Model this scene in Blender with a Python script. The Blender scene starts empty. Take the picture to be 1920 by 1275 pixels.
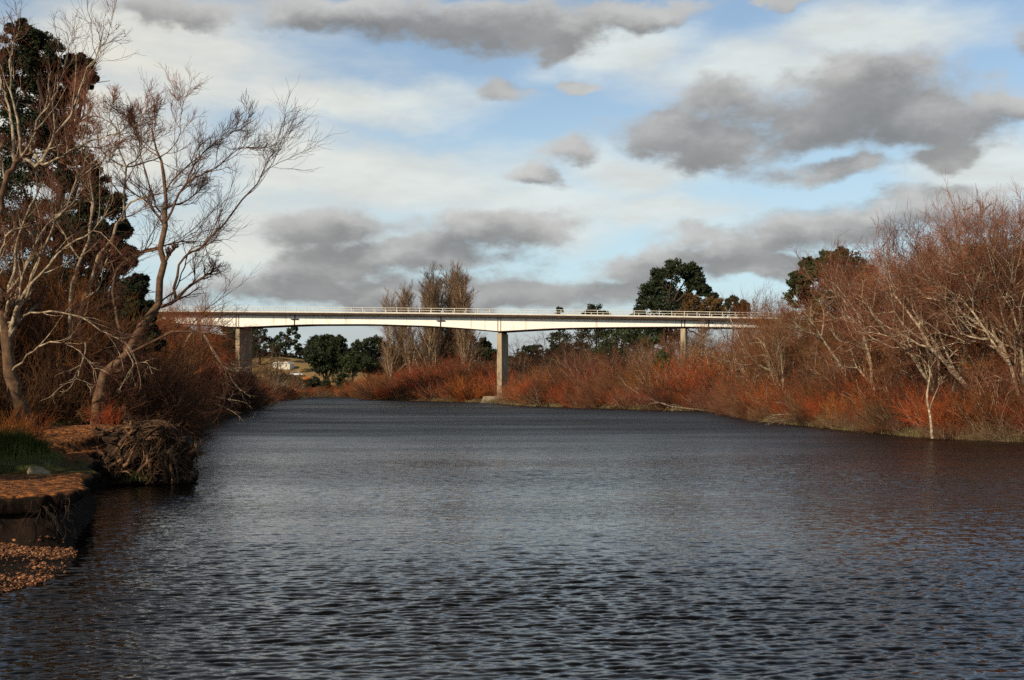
import bpy, math, random
import numpy as np
R = math.radians
sc = bpy.context.scene
COL = sc.collection

# ------------------------------------------------------------------ camera
F, HORIZ, CX, EYE = 2300.0, 725.0, 960.0, 3.0      # focal length and horizon row of the 1920 px wide photo
cam = bpy.data.cameras.new('camera'); camo = bpy.data.objects.new('camera', cam); COL.objects.link(camo)
camo.location = (0, 0, EYE); camo.rotation_euler = (R(90), 0, 0)
cam.sensor_width = 36; cam.lens = 36 * F / 1920; cam.shift_y = (HORIZ - 637.5) / 1920
cam.clip_start = 0.1; cam.clip_end = 6000
sc.camera = camo
sc.view_settings.view_transform = 'Standard'; sc.view_settings.look = 'None'
sc.view_settings.exposure = 0.0; sc.view_settings.gamma = 1.0; sc.view_settings.use_curve_mapping = False
sc.cycles.max_bounces = 5; sc.cycles.diffuse_bounces = 2; sc.cycles.glossy_bounces = 3; sc.cycles.transparent_max_bounces = 4
sc.cycles.sample_clamp_indirect = 3; sc.cycles.sample_clamp_direct = 6
sc.cycles.use_denoising = False                     # the denoiser melts the twigs and ripples

# ------------------------------------------------------------------ light
SUN_AZ, SUN_EL = R(218), R(26)                      # azimuth clockwise from +Y
w = bpy.data.worlds.new("World"); sc.world = w; w.use_nodes = True
NT = w.node_tree; NT.nodes.clear()
def nd(t, **k):
    n = NT.nodes.new(t)
    for a, b in k.items(): setattr(n, a, b)
    return n
def ln(a, b): NT.links.new(a, b)
def mth(op, a, b=None, c=None, clamp=False):
    n = nd('ShaderNodeMath', operation=op); n.use_clamp = clamp
    for i, v in enumerate((a, b, c)):
        if v is None: continue
        if isinstance(v, (int, float)): n.inputs[i].default_value = v
        else: ln(v, n.inputs[i])
    return n.outputs[0]
def vmth(op, a, b=None):
    n = nd('ShaderNodeVectorMath', operation=op)
    for i, v in enumerate((a, b)):
        if v is None: continue
        if isinstance(v, tuple): n.inputs[i].default_value = v
        else: ln(v, n.inputs[i])
    return n.outputs[1] if op == 'LENGTH' else n.outputs[0]
def mrange(v, a, b, c=0.0, d=1.0):
    n = nd('ShaderNodeMapRange', interpolation_type='SMOOTHSTEP'); ln(v, n.inputs['Value'])
    for k, x in zip(('From Min', 'From Max', 'To Min', 'To Max'), (a, b, c, d)): n.inputs[k].default_value = x
    return n.outputs[0]
def mixc(f, a, b):
    n = nd('ShaderNodeMix', data_type='RGBA')
    if isinstance(f, (int, float)): n.inputs[0].default_value = f
    else: ln(f, n.inputs[0])
    for i, v in ((6, a), (7, b)):
        if isinstance(v, tuple): n.inputs[i].default_value = (*v, 1)
        else: ln(v, n.inputs[i])
    return n.outputs[2]
def noise(vec, scale, detail=5, rough=.55, dist=0.0, color=False):
    n = nd('ShaderNodeTexNoise'); ln(vec, n.inputs['Vector'])
    n.inputs['Scale'].default_value = scale; n.inputs['Detail'].default_value = detail
    n.inputs['Roughness'].default_value = rough; n.inputs['Distortion'].default_value = dist
    return n.outputs['Color'] if color else n.outputs['Fac']
tc = nd('ShaderNodeTexCoord').outputs['Generated']
sky = nd('ShaderNodeTexSky', sky_type='NISHITA'); sky.sun_disc = False
sky.sun_elevation = SUN_EL; sky.sun_rotation = SUN_AZ; sky.air_density = 1.0; sky.dust_density = 0.6; sky.ozone_density = 2.0
SKY_STR = 0.125
skyc = vmth('MULTIPLY', sky.outputs[0], (SKY_STR * 1.0, SKY_STR * .96, SKY_STR * .95))
sx = nd('ShaderNodeSeparateXYZ'); ln(tc, sx.inputs[0])
az = mth('ARCTAN2', sx.outputs[0], sx.outputs[1]); el = mth('ABSOLUTE', mth('ARCSINE', sx.outputs[2]))
cb = nd('ShaderNodeCombineXYZ'); ln(az, cb.inputs[0]); ln(el, cb.inputs[1]); P = cb.outputs[0]
st = vmth('MULTIPLY', tc, (1, 1, 1.8))              # flattened space for cloud noise
st2 = vmth('MULTIPLY', tc, (1, 1, 3.6))
warp = vmth('ADD', vmth('MULTIPLY', vmth('SUBTRACT', noise(st, 6, 3, .5, color=True), (.5, .5, .5)), (.12, .05, 0)),
            vmth('MULTIPLY', vmth('SUBTRACT', noise(st, 22, 5, .6, color=True), (.5, .5, .5)), (.045, .028, 0)))
Pw = vmth('ADD', P, warp)
def blobs(L, Pw=Pw, k=.25):
    out = None
    for (px, py, rx, ry) in L:
        u = (px - CX) / F; rx, ry = (rx * .98, ry * .96) if L is CUM else (rx, ry); c = (math.atan(u), math.atan((HORIZ - py) / F * math.cos(math.atan(u))), 0)
        d = vmth('LENGTH', vmth('MULTIPLY', vmth('SUBTRACT', Pw, c), (F / rx, F / ry, 0)))
        v = mth('SUBTRACT', 1.0, d)
        out = v if out is None else mth('SMOOTH_MAX', out, v, k)
    return out
CUM = [(1530,225,290,72),(1620,160,200,72),(1740,240,190,58),(1370,190,100,60),(1560,325,170,30),(1310,265,130,58),
       (960,182,90,30),(1095,168,60,18),(985,325,62,28),(1095,290,80,28),
       (640,420,190,48),(930,425,140,46),(760,478,260,42),(590,500,110,30),
       (600,548,330,48),(960,545,330,52),(1180,500,150,34),(1300,478,150,30),(1400,455,160,36),(1560,425,170,46),(1700,400,180,42),(1840,395,130,36),(1500,500,260,30),
       (330,15,150,40),(620,25,190,38),(820,45,240,62),(1020,50,150,60),(1010,95,45,30),(1190,15,150,30),(1480,-5,160,18),
       (1905,80,50,34),(1890,215,70,34),(1790,300,80,24)]
fin = noise(st, 16, 7, .6); big = noise(st, 5, 5, .5)
cov = mth('ADD', blobs(CUM, k=.45), mth('MULTIPLY', mth('SUBTRACT', fin, .5), 1.9))
finU = noise(vmth('ADD', st, (0, 0, .045)), 16, 7, .6)
covU = mth('ADD', blobs(CUM, vmth('ADD', Pw, (0, .016, 0)), .45), mth('MULTIPLY', mth('SUBTRACT', finU, .5), 1.9))   # the cover a little higher up: lit tops, grey undersides
gen = mrange(el, .30, .42, -.9, .25)                  # above the frame broken cloud goes on
cov = mth('MAXIMUM', cov, mth('ADD', gen, mth('MULTIPLY', mth('SUBTRACT', big, .47), 3.0)))
cmask = mth('MULTIPLY', mrange(cov, -.10, .52), .95)
VEIL = [(330,110,330,120),(120,250,300,160),(620,190,300,45),(760,340,330,75),(1000,390,260,60),(1180,330,150,60),(1450,130,240,60),
        (560,300,150,80),(520,430,240,120),(1880,330,150,60),(1250,400,160,40),(1150,90,160,60),(1640,60,200,60)]
vfin = noise(st2, 7, 6, .6)
vc = mth('ADD', blobs(VEIL), mth('MULTIPLY', mth('SUBTRACT', vfin, .42), 1.5))
vmask = mth('MULTIPLY', mrange(vc, -.30, .85), .93)
low = mrange(el, .035, .085, .93, 0.0)              # grey stratus near the horizon
lowc = mth('MULTIPLY', low, mrange(noise(st2, 5, 4, .5), .25, .5))
# colours
dens = mth('MAXIMUM', mrange(mth('ADD', covU, mth('MULTIPLY', mth('SUBTRACT', noise(st, 24, 5, .6), .5), .9)), -.50, .78), mrange(el, .34, .44))
ccol = mixc(dens, (.60, .60, .585), (.225, .228, .232))
ccol = mixc(mrange(noise(vmth('ADD', st, (3.1, 0, 0)), 11, 6, .6), .30, .72, 0.0, .55), ccol, (.40, .40, .395))
warmth = mrange(az, -.42, .1)
vcol = mixc(warmth, (.84, .80, .69), (.76, .83, .82))
vcol = mixc(mrange(noise(st2, 11, 5, .6), .3, .75), vcol, (.66, .68, .66))
skyc = mixc(mrange(el, .06, .27, .70, .16), skyc, (.56, .76, .84))
c1 = mixc(vmask, skyc, vcol)
c1 = mixc(lowc, c1, (.50, .53, .53))
c1 = mixc(cmask, c1, ccol)
c1 = vmth('MULTIPLY', c1, mixc(mrange(el, .38, .95), (1.0, 1.0, 1.0), (.22, .23, .24)))   # unseen sky overhead dimmed to cut ambient light and darken the water
bg = nd('ShaderNodeBackground'); ln(c1, bg.inputs[0]); bg.inputs[1].default_value = 1.0
wo = nd('ShaderNodeOutputWorld'); ln(bg.outputs[0], wo.inputs[0])
w.cycles.sampling_method = 'MANUAL'; w.cycles.sample_map_resolution = 512

sun = bpy.data.lights.new('sun', 'SUN'); sun.energy = 5.0; sun.angle = R(.6); sun.color = (1.0, .82, .60)
suno = bpy.data.objects.new('sun', sun); COL.objects.link(suno)
suno.rotation_euler = (R(90) - SUN_EL, 0, math.pi - SUN_AZ); suno.location = (-60, -60, 60)

# ------------------------------------------------------------------ helpers
def at(px, Y): return (px - CX) / F * Y
def zat(py, Y): return EYE + (HORIZ - py) / F * Y
def tag(o, label=None, cat=None, group=None, kind=None):
    for k, v in (('label', label), ('category', cat), ('group', group), ('kind', kind)):
        if v: o[k] = v
    return o
def empty(name, loc=(0, 0, 0), rz=0.0, s=1.0):
    o = bpy.data.objects.new(name, None); COL.objects.link(o)
    o.location = loc; o.rotation_euler = (0, 0, rz); o.scale = (s, s, s); o.empty_display_size = .3
    return o
def mesh_np(name, V, Q=None, T=None, smooth=True, mat=None):
    """V (n,3); Q (m,4) quads; T (k,3) triangles."""
    me = bpy.data.meshes.new(name)
    V = np.asarray(V, np.float32); nq = 0 if Q is None else len(Q); nt = 0 if T is None else len(T)
    me.vertices.add(len(V)); me.vertices.foreach_set('co', V.ravel())
    me.loops.add(nq * 4 + nt * 3); me.polygons.add(nq + nt)
    lp = []
    if nq: lp.append(np.asarray(Q, np.int32).ravel())
    if nt: lp.append(np.asarray(T, np.int32).ravel())
    me.loops.foreach_set('vertex_index', np.concatenate(lp))
    st_ = np.concatenate([np.arange(nq) * 4, nq * 4 + np.arange(nt) * 3]).astype(np.int32)
    me.polygons.foreach_set('loop_start', st_)
    me.polygons.foreach_set('use_smooth', np.full(nq + nt, smooth, bool))
    me.update(calc_edges=True)
    if mat: me.materials.append(mat)
    return me
def link(name, me, parent=None):
    o = bpy.data.objects.new(name, me); COL.objects.link(o)
    if parent: o.parent = parent
    return o
def copy_tree(o, parent=None):
    c = o.copy(); COL.objects.link(c)
    if parent: c.parent = parent
    for ch in list(KIDS.get(o.name, ())): copy_tree(ch, c)
    return c
KIDS = {}
def kid(parent, o): o.parent = parent; KIDS.setdefault(parent.name, []).append(o); return o

class MB:
    """collects boxes and prisms in one mesh"""
    def __init__(s): s.V = []; s.Fc = []
    def box(s, x0, x1, y0, y1, z0, z1, M=None):
        s.hexa([(x0,y0,z0),(x1,y0,z0),(x1,y1,z0),(x0,y1,z0),(x0,y0,z1),(x1,y0,z1),(x1,y1,z1),(x0,y1,z1)], M)
    def hexa(s, c, M=None):
        b = len(s.V); s.V += [M(p) if M else p for p in c]
        for f in ((0,3,2,1),(4,5,6,7),(0,1,5,4),(1,2,6,5),(2,3,7,6),(3,0,4,7)): s.Fc.append([b + i for i in f])
    def poly(s, V, Fs):
        b = len(s.V); s.V += V; s.Fc += [[b + i for i in f] for f in Fs]
    def build(s, name, mat, parent=None, smooth=False):
        me = bpy.data.meshes.new(name); me.from_pydata([tuple(v) for v in s.V], [], s.Fc); me.materials.append(mat)
        if smooth:
            for p in me.polygons: p.use_smooth = True
        me.update(); return link(name, me, parent)

# ------------------------------------------------------------------ materials
def mat(name, stops, scale=4.0, rough=.85, detail=5, bump=0.0, bscale=None, rnd=0.0, stretch=(1, 1, 1), spec=.25, trans=0.0, coord='Object'):
    m = bpy.data.materials.new(name); m.use_nodes = True; t = m.node_tree; N = t.nodes; b = N['Principled BSDF']
    c = N.new('ShaderNodeTexCoord'); mp = N.new('ShaderNodeMapping'); mp.inputs['Scale'].default_value = stretch
    t.links.new(c.outputs[coord], mp.inputs[0])
    n = N.new('ShaderNodeTexNoise'); n.inputs['Scale'].default_value = scale; n.inputs['Detail'].default_value = detail; n.inputs['Roughness'].default_value = .62
    t.links.new(mp.outputs[0], n.inputs['Vector'])
    r = N.new('ShaderNodeValToRGB'); e = r.color_ramp.elements
    while len(e) < len(stops): e.new(.5)
    for i, (p, col) in enumerate(stops): e[i].position = p; e[i].color = (*col, 1)
    t.links.new(n.outputs['Fac'], r.inputs[0]); out = r.outputs[0]
    if rnd:
        oi = N.new('ShaderNodeObjectInfo'); hs = N.new('ShaderNodeHueSaturation')
        a = N.new('ShaderNodeMapRange'); a.inputs['To Min'].default_value = 1 - rnd; a.inputs['To Max'].default_value = 1 + rnd
        t.links.new(oi.outputs['Random'], a.inputs['Value']); t.links.new(a.outputs[0], hs.inputs['Value'])
        a2 = N.new('ShaderNodeMapRange'); a2.inputs['To Min'].default_value = .5 - rnd * .035; a2.inputs['To Max'].default_value = .5 + rnd * .05
        ml = N.new('ShaderNodeMath'); ml.operation = 'FRACT'; mm = N.new('ShaderNodeMath'); mm.operation = 'MULTIPLY'; mm.inputs[1].default_value = 7.31
        t.links.new(oi.outputs['Random'], mm.inputs[0]); t.links.new(mm.outputs[0], ml.inputs[0]); t.links.new(ml.outputs[0], a2.inputs['Value'])
        t.links.new(a2.outputs[0], hs.inputs['Hue']); t.links.new(out, hs.inputs['Color']); out = hs.outputs[0]
    t.links.new(out, b.inputs['Base Color'])
    b.inputs['Roughness'].default_value = rough; b.inputs['Specular IOR Level'].default_value = spec
    if bump:
        n2 = N.new('ShaderNodeTexNoise'); n2.inputs['Scale'].default_value = bscale or scale * 4; n2.inputs['Detail'].default_value = 6
        t.links.new(mp.outputs[0], n2.inputs['Vector'])
        bp = N.new('ShaderNodeBump'); bp.inputs['Strength'].default_value = 1; bp.inputs['Distance'].default_value = bump
        t.links.new(n2.outputs['Fac'], bp.inputs['Height']); t.links.new(bp.outputs[0], b.inputs['Normal'])
    return m
M_pale = mat('pale_bark', [(.35, (.11,.075,.05)), (.55, (.34,.27,.19)), (.7, (.60,.51,.38))], 5, bump=.01, rnd=.15)
M_grey = mat('grey_brown_bark', [(.3, (.05,.03,.018)), (.55, (.13,.075,.045)), (.75, (.22,.14,.085))], 4, bump=.02, rnd=.2)
M_dark = mat('dark_bark', [(.3, (.022,.015,.011)), (.7, (.085,.055,.038))], 3, bump=.03, rnd=.2)
M_tred = mat('red_twigs', [(.3, (.12,.024,.009)), (.7, (.37,.095,.024))], 1.6, rnd=.5)
M_tbrown = mat('brown_twigs', [(.3, (.085,.036,.018)), (.7, (.19,.085,.042))], 1.6, rnd=.5)
M_tplum = mat('plum_twigs', [(.3, (.105,.040,.021)), (.7, (.26,.115,.060))], 1.6, rnd=.3)
M_ttan = mat('tan_twigs', [(.3, (.11,.062,.034)), (.7, (.25,.155,.088))], 1.6, rnd=.2)
M_tdark = mat('dull_twigs', [(.3, (.035,.016,.010)), (.7, (.095,.042,.025))], 1.6, rnd=.25)
M_leafd = mat('dark_leaves', [(.3, (.010,.016,.007)), (.6, (.024,.033,.012)), (.8, (.055,.058,.020))], .5, rnd=.2, rough=.6)
M_leafg = mat('olive_leaves', [(.3, (.018,.028,.009)), (.6, (.042,.055,.016)), (.8, (.09,.09,.028))], .45, rnd=.15, rough=.6)
M_leafr = mat('rusty_leaves', [(.3, (.06,.04,.014)), (.7, (.15,.085,.028))], .5, rnd=.12, rough=.7)
M_conc = mat('weathered_concrete', [(.34, (.14,.105,.07)), (.5, (.36,.29,.195)), (.75, (.48,.40,.28))], 1.3, stretch=(1,1,.22), bump=.01, bscale=8)
M_white = mat('cream_paint', [(.30, (.50,.45,.35)), (.43, (.80,.79,.72)), (.85, (.88,.87,.81))], 1.1, rough=.55, stretch=(1,1,.12))
M_rail = mat('white_rail_paint', [(.3, (.48,.46,.40)), (.7, (.68,.66,.59))], .8, rough=.5)
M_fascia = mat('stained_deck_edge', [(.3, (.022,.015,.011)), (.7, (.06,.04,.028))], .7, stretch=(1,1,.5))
M_asph = mat('asphalt', [(.3, (.04,.04,.04)), (.7, (.06,.06,.06))], 6)
M_joint = mat('rusted_steel', [(.3, (.03,.02,.015)), (.7, (.08,.05,.03))], 4)
M_ground = mat('earth', [(.3, (.035,.02,.012)), (.5, (.075,.042,.022)), (.7, (.15,.085,.04))], .9, detail=9, bump=.04, bscale=7)
M_straw = mat('straw', [(.3, (.13,.075,.03)), (.55, (.27,.17,.065)), (.8, (.36,.25,.11))], 1.2, rnd=0)
M_grass = mat('grass_blades', [(.3, (.035,.05,.010)), (.55, (.10,.12,.026)), (.75, (.26,.22,.07))], 1.4)
M_gtan = mat('bank_tussock', [(.3, (.09,.075,.03)), (.6, (.19,.15,.07)), (.8, (.28,.22,.11))], .6)
M_stone = mat('river_stones', [(.35, (.02,.011,.007)), (.5, (.12,.045,.02)), (.66, (.50,.25,.12))], 24, detail=2)
M_rock = mat('pale_rock', [(.3, (.17,.13,.085)), (.7, (.36,.30,.20))], 6, bump=.02)
M_root = mat('root_wood', [(.38, (.022,.013,.008)), (.52, (.085,.047,.027)), (.68, (.27,.15,.08))], 2.2, bump=.02)
M_mud = mat('wet_mud', [(.3, (.014,.009,.006)), (.7, (.045,.026,.015))], 3, bump=.06, bscale=6)

NT = M_conc.node_tree; B = NT.nodes['Principled BSDF']; lk = B.inputs['Base Color'].links[0].from_socket     # tide stain on the pier feet
gp = nd('ShaderNodeNewGeometry').outputs['Position']; sz_ = nd('ShaderNodeSeparateXYZ'); ln(gp, sz_.inputs[0])
ln(mixc(mrange(mth('ADD', sz_.outputs[2], mth('MULTIPLY', noise(gp, 1.2, 5, .6), 1.6)), 1.1, 2.4, .75, 0.0), lk, (.045, .04, .025)), B.inputs['Base Color'])
# ------------------------------------------------------------------ terrain
RIVER = np.array([(-8.5,-40),(-8.2,0),(-7.8,12),(-7.45,17.2),(-7.15,19),(-7.35,20.6),(-7.8,22.0),(-8.6,24.5),(-9.6,28),(-10.9,32),(-12.4,36),(-12.3,37.6),
    (-10.7,38.2),(-10.0,39.6),(-11.4,43),(-12.6,48),(-14.8,56),(-18.8,72),(-23.6,92),(-28,120),(-32,153),(-40,190),(-47,230),(-51,300),(-60,318),(-90,330),(-170,350),
    (-170,378),(-90,368),(-60,352),(-45,342),(-38.5,328),(-30.6,276),(-17.7,255),(-5.5,230),(3.2,186),(16.7,160),(24.9,147),(23,125),(21.7,106),
    (23.1,83),(24.4,71),(28,66),(33,55),(38,35),(41,0),(41,-40)], float)
CLIFF = np.array([(-14.0,14),(-13.2,19),(-11.6,21.3),(-9.9,22.0),(-8.5,22.1),(-8.15,22.5),(-8.95,24.8),(-9.9,28.2),(-11.2,32.2),(-12.7,36.2),(-12.5,38.4),(-10.6,38.6),(-10.3,40),(-12.0,44),(-14,50),
    (-17,57),(-60,60),(-60,14)], float)
CLIFF2 = np.array([(-40,27.2),(-11.6,27.6),(-10.7,28.1),(-10.6,29.0),(-11.7,32.4),(-13.2,36.4),(-12.8,39),(-10.9,39.3),(-14.4,50),(-17,57),(-60,60),(-60,27)], float)
def vnoise(x, y, s, seed=0):
    r = np.random.RandomState(seed); tot = 0; a = 1.0
    for o in range(4):
        for _ in range(5):
            th = r.rand() * 6.283; k = s * (2 ** o) * (.7 + .6 * r.rand())
            tot = tot + a * np.sin((x * math.cos(th) + y * math.sin(th)) * k + r.rand() * 6.283) / 3.2
        a *= .5
    return tot
def sdist(poly, x, y):
    """signed distance, positive inside"""
    x = np.asarray(x, float); y = np.asarray(y, float)
    d2 = np.full(x.shape, 1e12); ins = np.zeros(x.shape, bool); n = len(poly)
    for i in range(n):
        ax, ay = poly[i]; bx, by = poly[(i + 1) % n]
        ex, ey = bx - ax, by - ay; t = np.clip(((x - ax) * ex + (y - ay) * ey) / (ex * ex + ey * ey), 0, 1)
        d2 = np.minimum(d2, (x - ax - t * ex) ** 2 + (y - ay - t * ey) ** 2)
        c = ((ay > y) != (by > y)) & (x < ex * (y - ay) / (ey if abs(ey) > 1e-9 else 1e-9) + ax); ins ^= c
    d = np.sqrt(d2); return np.where(ins, d, -d)
def ss(x, a, b):
    t = np.clip((x - a) / (b - a), 0, 1); return t * t * (3 - 2 * t)
def height(x, y):
    x = np.asarray(x, float); y = np.asarray(y, float)
    nz = vnoise(x, y, 1.3, 3); nb = vnoise(x, y, .12, 5)
    d = -sdist(RIVER, x, y) + .16 * nz * ss(y, 14, 40) + .5 * nb * ss(y, 70, 120)
    h = np.where(d < 0, np.maximum(-1.6, d * .9), 0)
    h = h + .30 * ss(d, 0, 1.0) + .9 * ss(d, 2, 14) + 1.2 * ss(d, 20, 80)
    near = (x < 0) & (y < 60) & (y > 6)
    beach = np.clip(d * .16, 0, .5) + .03 * nz
    c1 = ss(sdist(CLIFF, x, y) + .10 * nz, 0, .22); c2 = ss(sdist(CLIFF2, x, y) + .12 * nz, 0, .3)
    hc = np.where(d < 0, d * .9, beach) * (1 - c1) + (1.02 + .03 * nz) * c1 + .2 * c2 + .48 * np.exp(-((x + 13.2) / 3.2) ** 2 - ((y - 41.3) / 3.6) ** 2) * c2 + .35 * ss(-x - .12 * (y - 30), 11.5, 17) * ss(y, 30, 44) * c2
    h = np.where(near & (d > -.0 - 9), np.where(y < 45, hc, hc + (h - hc) * ss(y, 45, 60)), h)
    h = np.where(d < -.6, np.maximum(-1.6, d * .9), h)
    out = ss(d, 4, 70)
    h = h + 12.0 * np.exp(-((x + 96) / 48) ** 2 - ((y - 440) / 62) ** 2) * out
    h = h + 15.6 * np.exp(-((x + 118) / 22) ** 2 - ((y - 256) / 14) ** 2) + 12.6 * np.exp(-((x - 84) / 20) ** 2 - ((y - 212) / 13) ** 2)
    far = ss(y, 420, 1400); h = h + far * (16 + 7 * vnoise(x, y, .004, 9)) + out * .5 * nb
    return h
def axis(segs):
    out = []
    for a, b, s in segs: out += list(np.arange(a, b, s))
    out.append(segs[-1][1]); return np.array(out)
xs = axis([(-2600,-400,140),(-400,-120,14),(-120,-40,3),(-40,-17,.8),(-17,-6.4,.10),(-6.4,18,2.2),(18,40,.7),(40,100,3),(100,400,20),(400,2600,140)])
ys = axis([(-300,0,30),(0,14,2),(14,46,.12),(46,120,.8),(120,380,2.5),(380,600,7),(600,3200,90)])
X, Y = np.meshgrid(xs, ys); H = height(X, Y)
nx, ny = len(xs), len(ys); I = np.arange(nx * ny).reshape(ny, nx)
Q = np.stack([I[:-1, :-1], I[:-1, 1:], I[1:, 1:], I[1:, :-1]], -1).reshape(-1, 4)
# the ground material: dark litter, straw hill, green and orange patches near the left ledge
m = bpy.data.materials.new('ground_cover'); m.use_nodes = True; NT = m.node_tree; B = NT.nodes['Principled BSDF']
geo = nd('ShaderNodeNewGeometry').outputs['Position']; sp = nd('ShaderNodeSeparateXYZ'); ln(geo, sp.inputs[0])
px_, py_, pz_ = sp.outputs
n1 = noise(geo, .9, 8, .65); n2 = noise(geo, 6.0, 7, .7); n3 = noise(geo, .06, 4, .5)
earth = mixc(mrange(n1, .35, .7), (.035,.020,.012), (.12,.066,.032))
litter = mixc(mrange(n2, .40, .68), (.05,.022,.010), (.55,.21,.065))
green = mixc(mrange(n2, .3, .7), (.025,.032,.009), (.08,.085,.022))
strawc = mixc(mrange(n2, .3, .7), (.20,.125,.05), (.38,.26,.11))
nearl = mth('MULTIPLY', mth('LESS_THAN', px_, -6.0), mth('LESS_THAN', py_, 60.0))
c = mixc(mth('MULTIPLY', nearl, mrange(pz_, .5, .95)), earth, litter)
gm = mth('MULTIPLY', mth('MULTIPLY', nearl, mrange(py_, 26.9, 27.8)), mth('SUBTRACT', 1.0, mrange(mth('ADD', py_, mth('MULTIPLY', n1, 6)), 32, 38)))
c = mixc(mth('MULTIPLY', gm, mrange(pz_, .9, 1.1)), c, green)
c = mixc(mth('MULTIPLY', mrange(pz_, 2.6, 4.5), mth('GREATER_THAN', py_, 350.0)), c, strawc)
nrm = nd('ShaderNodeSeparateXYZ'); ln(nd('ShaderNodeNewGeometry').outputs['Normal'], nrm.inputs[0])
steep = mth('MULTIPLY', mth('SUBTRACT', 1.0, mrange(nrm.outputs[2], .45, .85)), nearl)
c = mixc(steep, c, mixc(mrange(n2, .4, .8), (.008,.005,.004), (.045,.024,.013)))  # undercut shade of the ledge face put into the colour
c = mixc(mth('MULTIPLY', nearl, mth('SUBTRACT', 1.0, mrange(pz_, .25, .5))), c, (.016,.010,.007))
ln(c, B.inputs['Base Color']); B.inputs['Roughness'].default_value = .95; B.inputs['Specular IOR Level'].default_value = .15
bp = nd('ShaderNodeBump'); bp.inputs['Distance'].default_value = .10; ln(mth('ADD', n2, mth('MULTIPLY', n1, .8)), bp.inputs['Height']); ln(bp.outputs[0], B.inputs['Normal'])
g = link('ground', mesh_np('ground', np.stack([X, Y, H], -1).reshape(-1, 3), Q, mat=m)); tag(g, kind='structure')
def gz(x, y): return float(height(np.array([x]), np.array([y]))[0])

# ------------------------------------------------------------------ river
rows = [-40, -20, -8, 0, 2.5]
while rows[-1] < 9: rows.append(rows[-1] + .25)
while rows[-1] < 30: rows.append(rows[-1] * 1.0019)
while rows[-1] < 62: rows.append(rows[-1] * 1.0025)
while rows[-1] < 460: rows.append(rows[-1] * 1.011)
rows = np.array(rows); us = np.concatenate([np.array([-6,-3,-1.6,-1.0,-.72]), np.linspace(-.56, .56, 660), np.array([.72,1.0,1.6,3,6])])
YY, UU = np.meshgrid(rows, us, indexing='ij'); XX = UU * np.maximum(YY, 4.0)
ZZ = np.zeros_like(XX); DX = np.zeros_like(XX); DY = np.zeros_like(XX)
sp_row = np.gradient(rows)[:, None]
rw = np.random.RandomState(11)
patch = np.clip(.85 + .30 * vnoise(XX, YY, .06, 21) + .22 * vnoise(XX, YY, .3, 22), .35, 1.4)
VN = [.9 * vnoise(XX, YY, .35, 100 + q) for q in range(5)]
for i in range(72):
    lam = .09 * (.31 / .09) ** rw.rand() if i < 64 else .4 * 2.2 ** rw.rand(); k = 2 * math.pi / lam
    th = R(-90) + rw.normal(0, .34) + (.10)
    cx_, cy_ = math.cos(th), math.sin(th); s_ = .047 * (1.0 if lam < .26 else .60)
    a = s_ / k; wt = 1 - ss(sp_row * 2.1, lam * .75, lam * 1.3)
    if wt.max() <= 0: continue
    ph = (XX * cx_ + YY * cy_) * k + rw.rand() * 6.283 + VN[i % 5]
    wt = wt * patch
    ZZ += a * wt * np.sin(ph); DX -= a * wt * cx_ * np.cos(ph) * .8; DY -= a * wt * cy_ * np.cos(ph) * .8
n_r, n_c = XX.shape; I = np.arange(n_r * n_c).reshape(n_r, n_c)
Q = np.stack([I[:-1, :-1], I[:-1, 1:], I[1:, 1:], I[1:, :-1]], -1).reshape(-1, 4)
m = bpy.data.materials.new('river_water'); m.use_nodes = True; NT = m.node_tree; B = NT.nodes['Principled BSDF']
geo = nd('ShaderNodeNewGeometry').outputs['Position']
B.inputs['Base Color'].default_value = (.0035, .0032, .0030, 1); B.inputs['Roughness'].default_value = .07; B.inputs['IOR'].default_value = 1.37
gs = vmth('MULTIPLY', geo, (.62, 1.25, 1))
h1 = mth('MULTIPLY', mth('ABSOLUTE', mth('SUBTRACT', noise(gs, 2.6, 3, .55, .5), .5)), -2.0); h2 = noise(gs, 1.5, 4, .55, .5); h3 = noise(vmth('MULTIPLY', geo, (.35, 1.0, 1)), .16, 3, .5)
sp = nd('ShaderNodeSeparateXYZ'); ln(geo, sp.inputs[0])
farw = mrange(sp.outputs[1], 25, 110)
hh = mth('ADD', mth('MULTIPLY', h1, mrange(sp.outputs[1], 18, 60, .012, .09)), mth('MULTIPLY', h2, mth('MULTIPLY', farw, .16)))
hh = mth('MULTIPLY', hh, mrange(h3, .36, .62, .55, 1.25))
bp = nd('ShaderNodeBump'); bp.inputs['Distance'].default_value = 1.0; bp.inputs['Strength'].default_value = 1.0
ln(mth('ADD', mrange(sp.outputs[1], 22, 105, .07, .50), mth('ADD', mth('MULTIPLY', mth('SUBTRACT', h3, .5), .2), mth('MULTIPLY', mth('SUBTRACT', noise(vmth('MULTIPLY', geo, (.45, 1.0, 1)), .045, 4, .65), .5), .55))), B.inputs['Roughness'])
ln(hh, bp.inputs['Height']); ln(bp.outputs[0], B.inputs['Normal'])
wt_ = link('river_water', mesh_np('river_water', np.stack([XX + DX, YY + DY, ZZ], -1).reshape(-1, 3), Q, mat=m)); tag(wt_, kind='structure')

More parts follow.
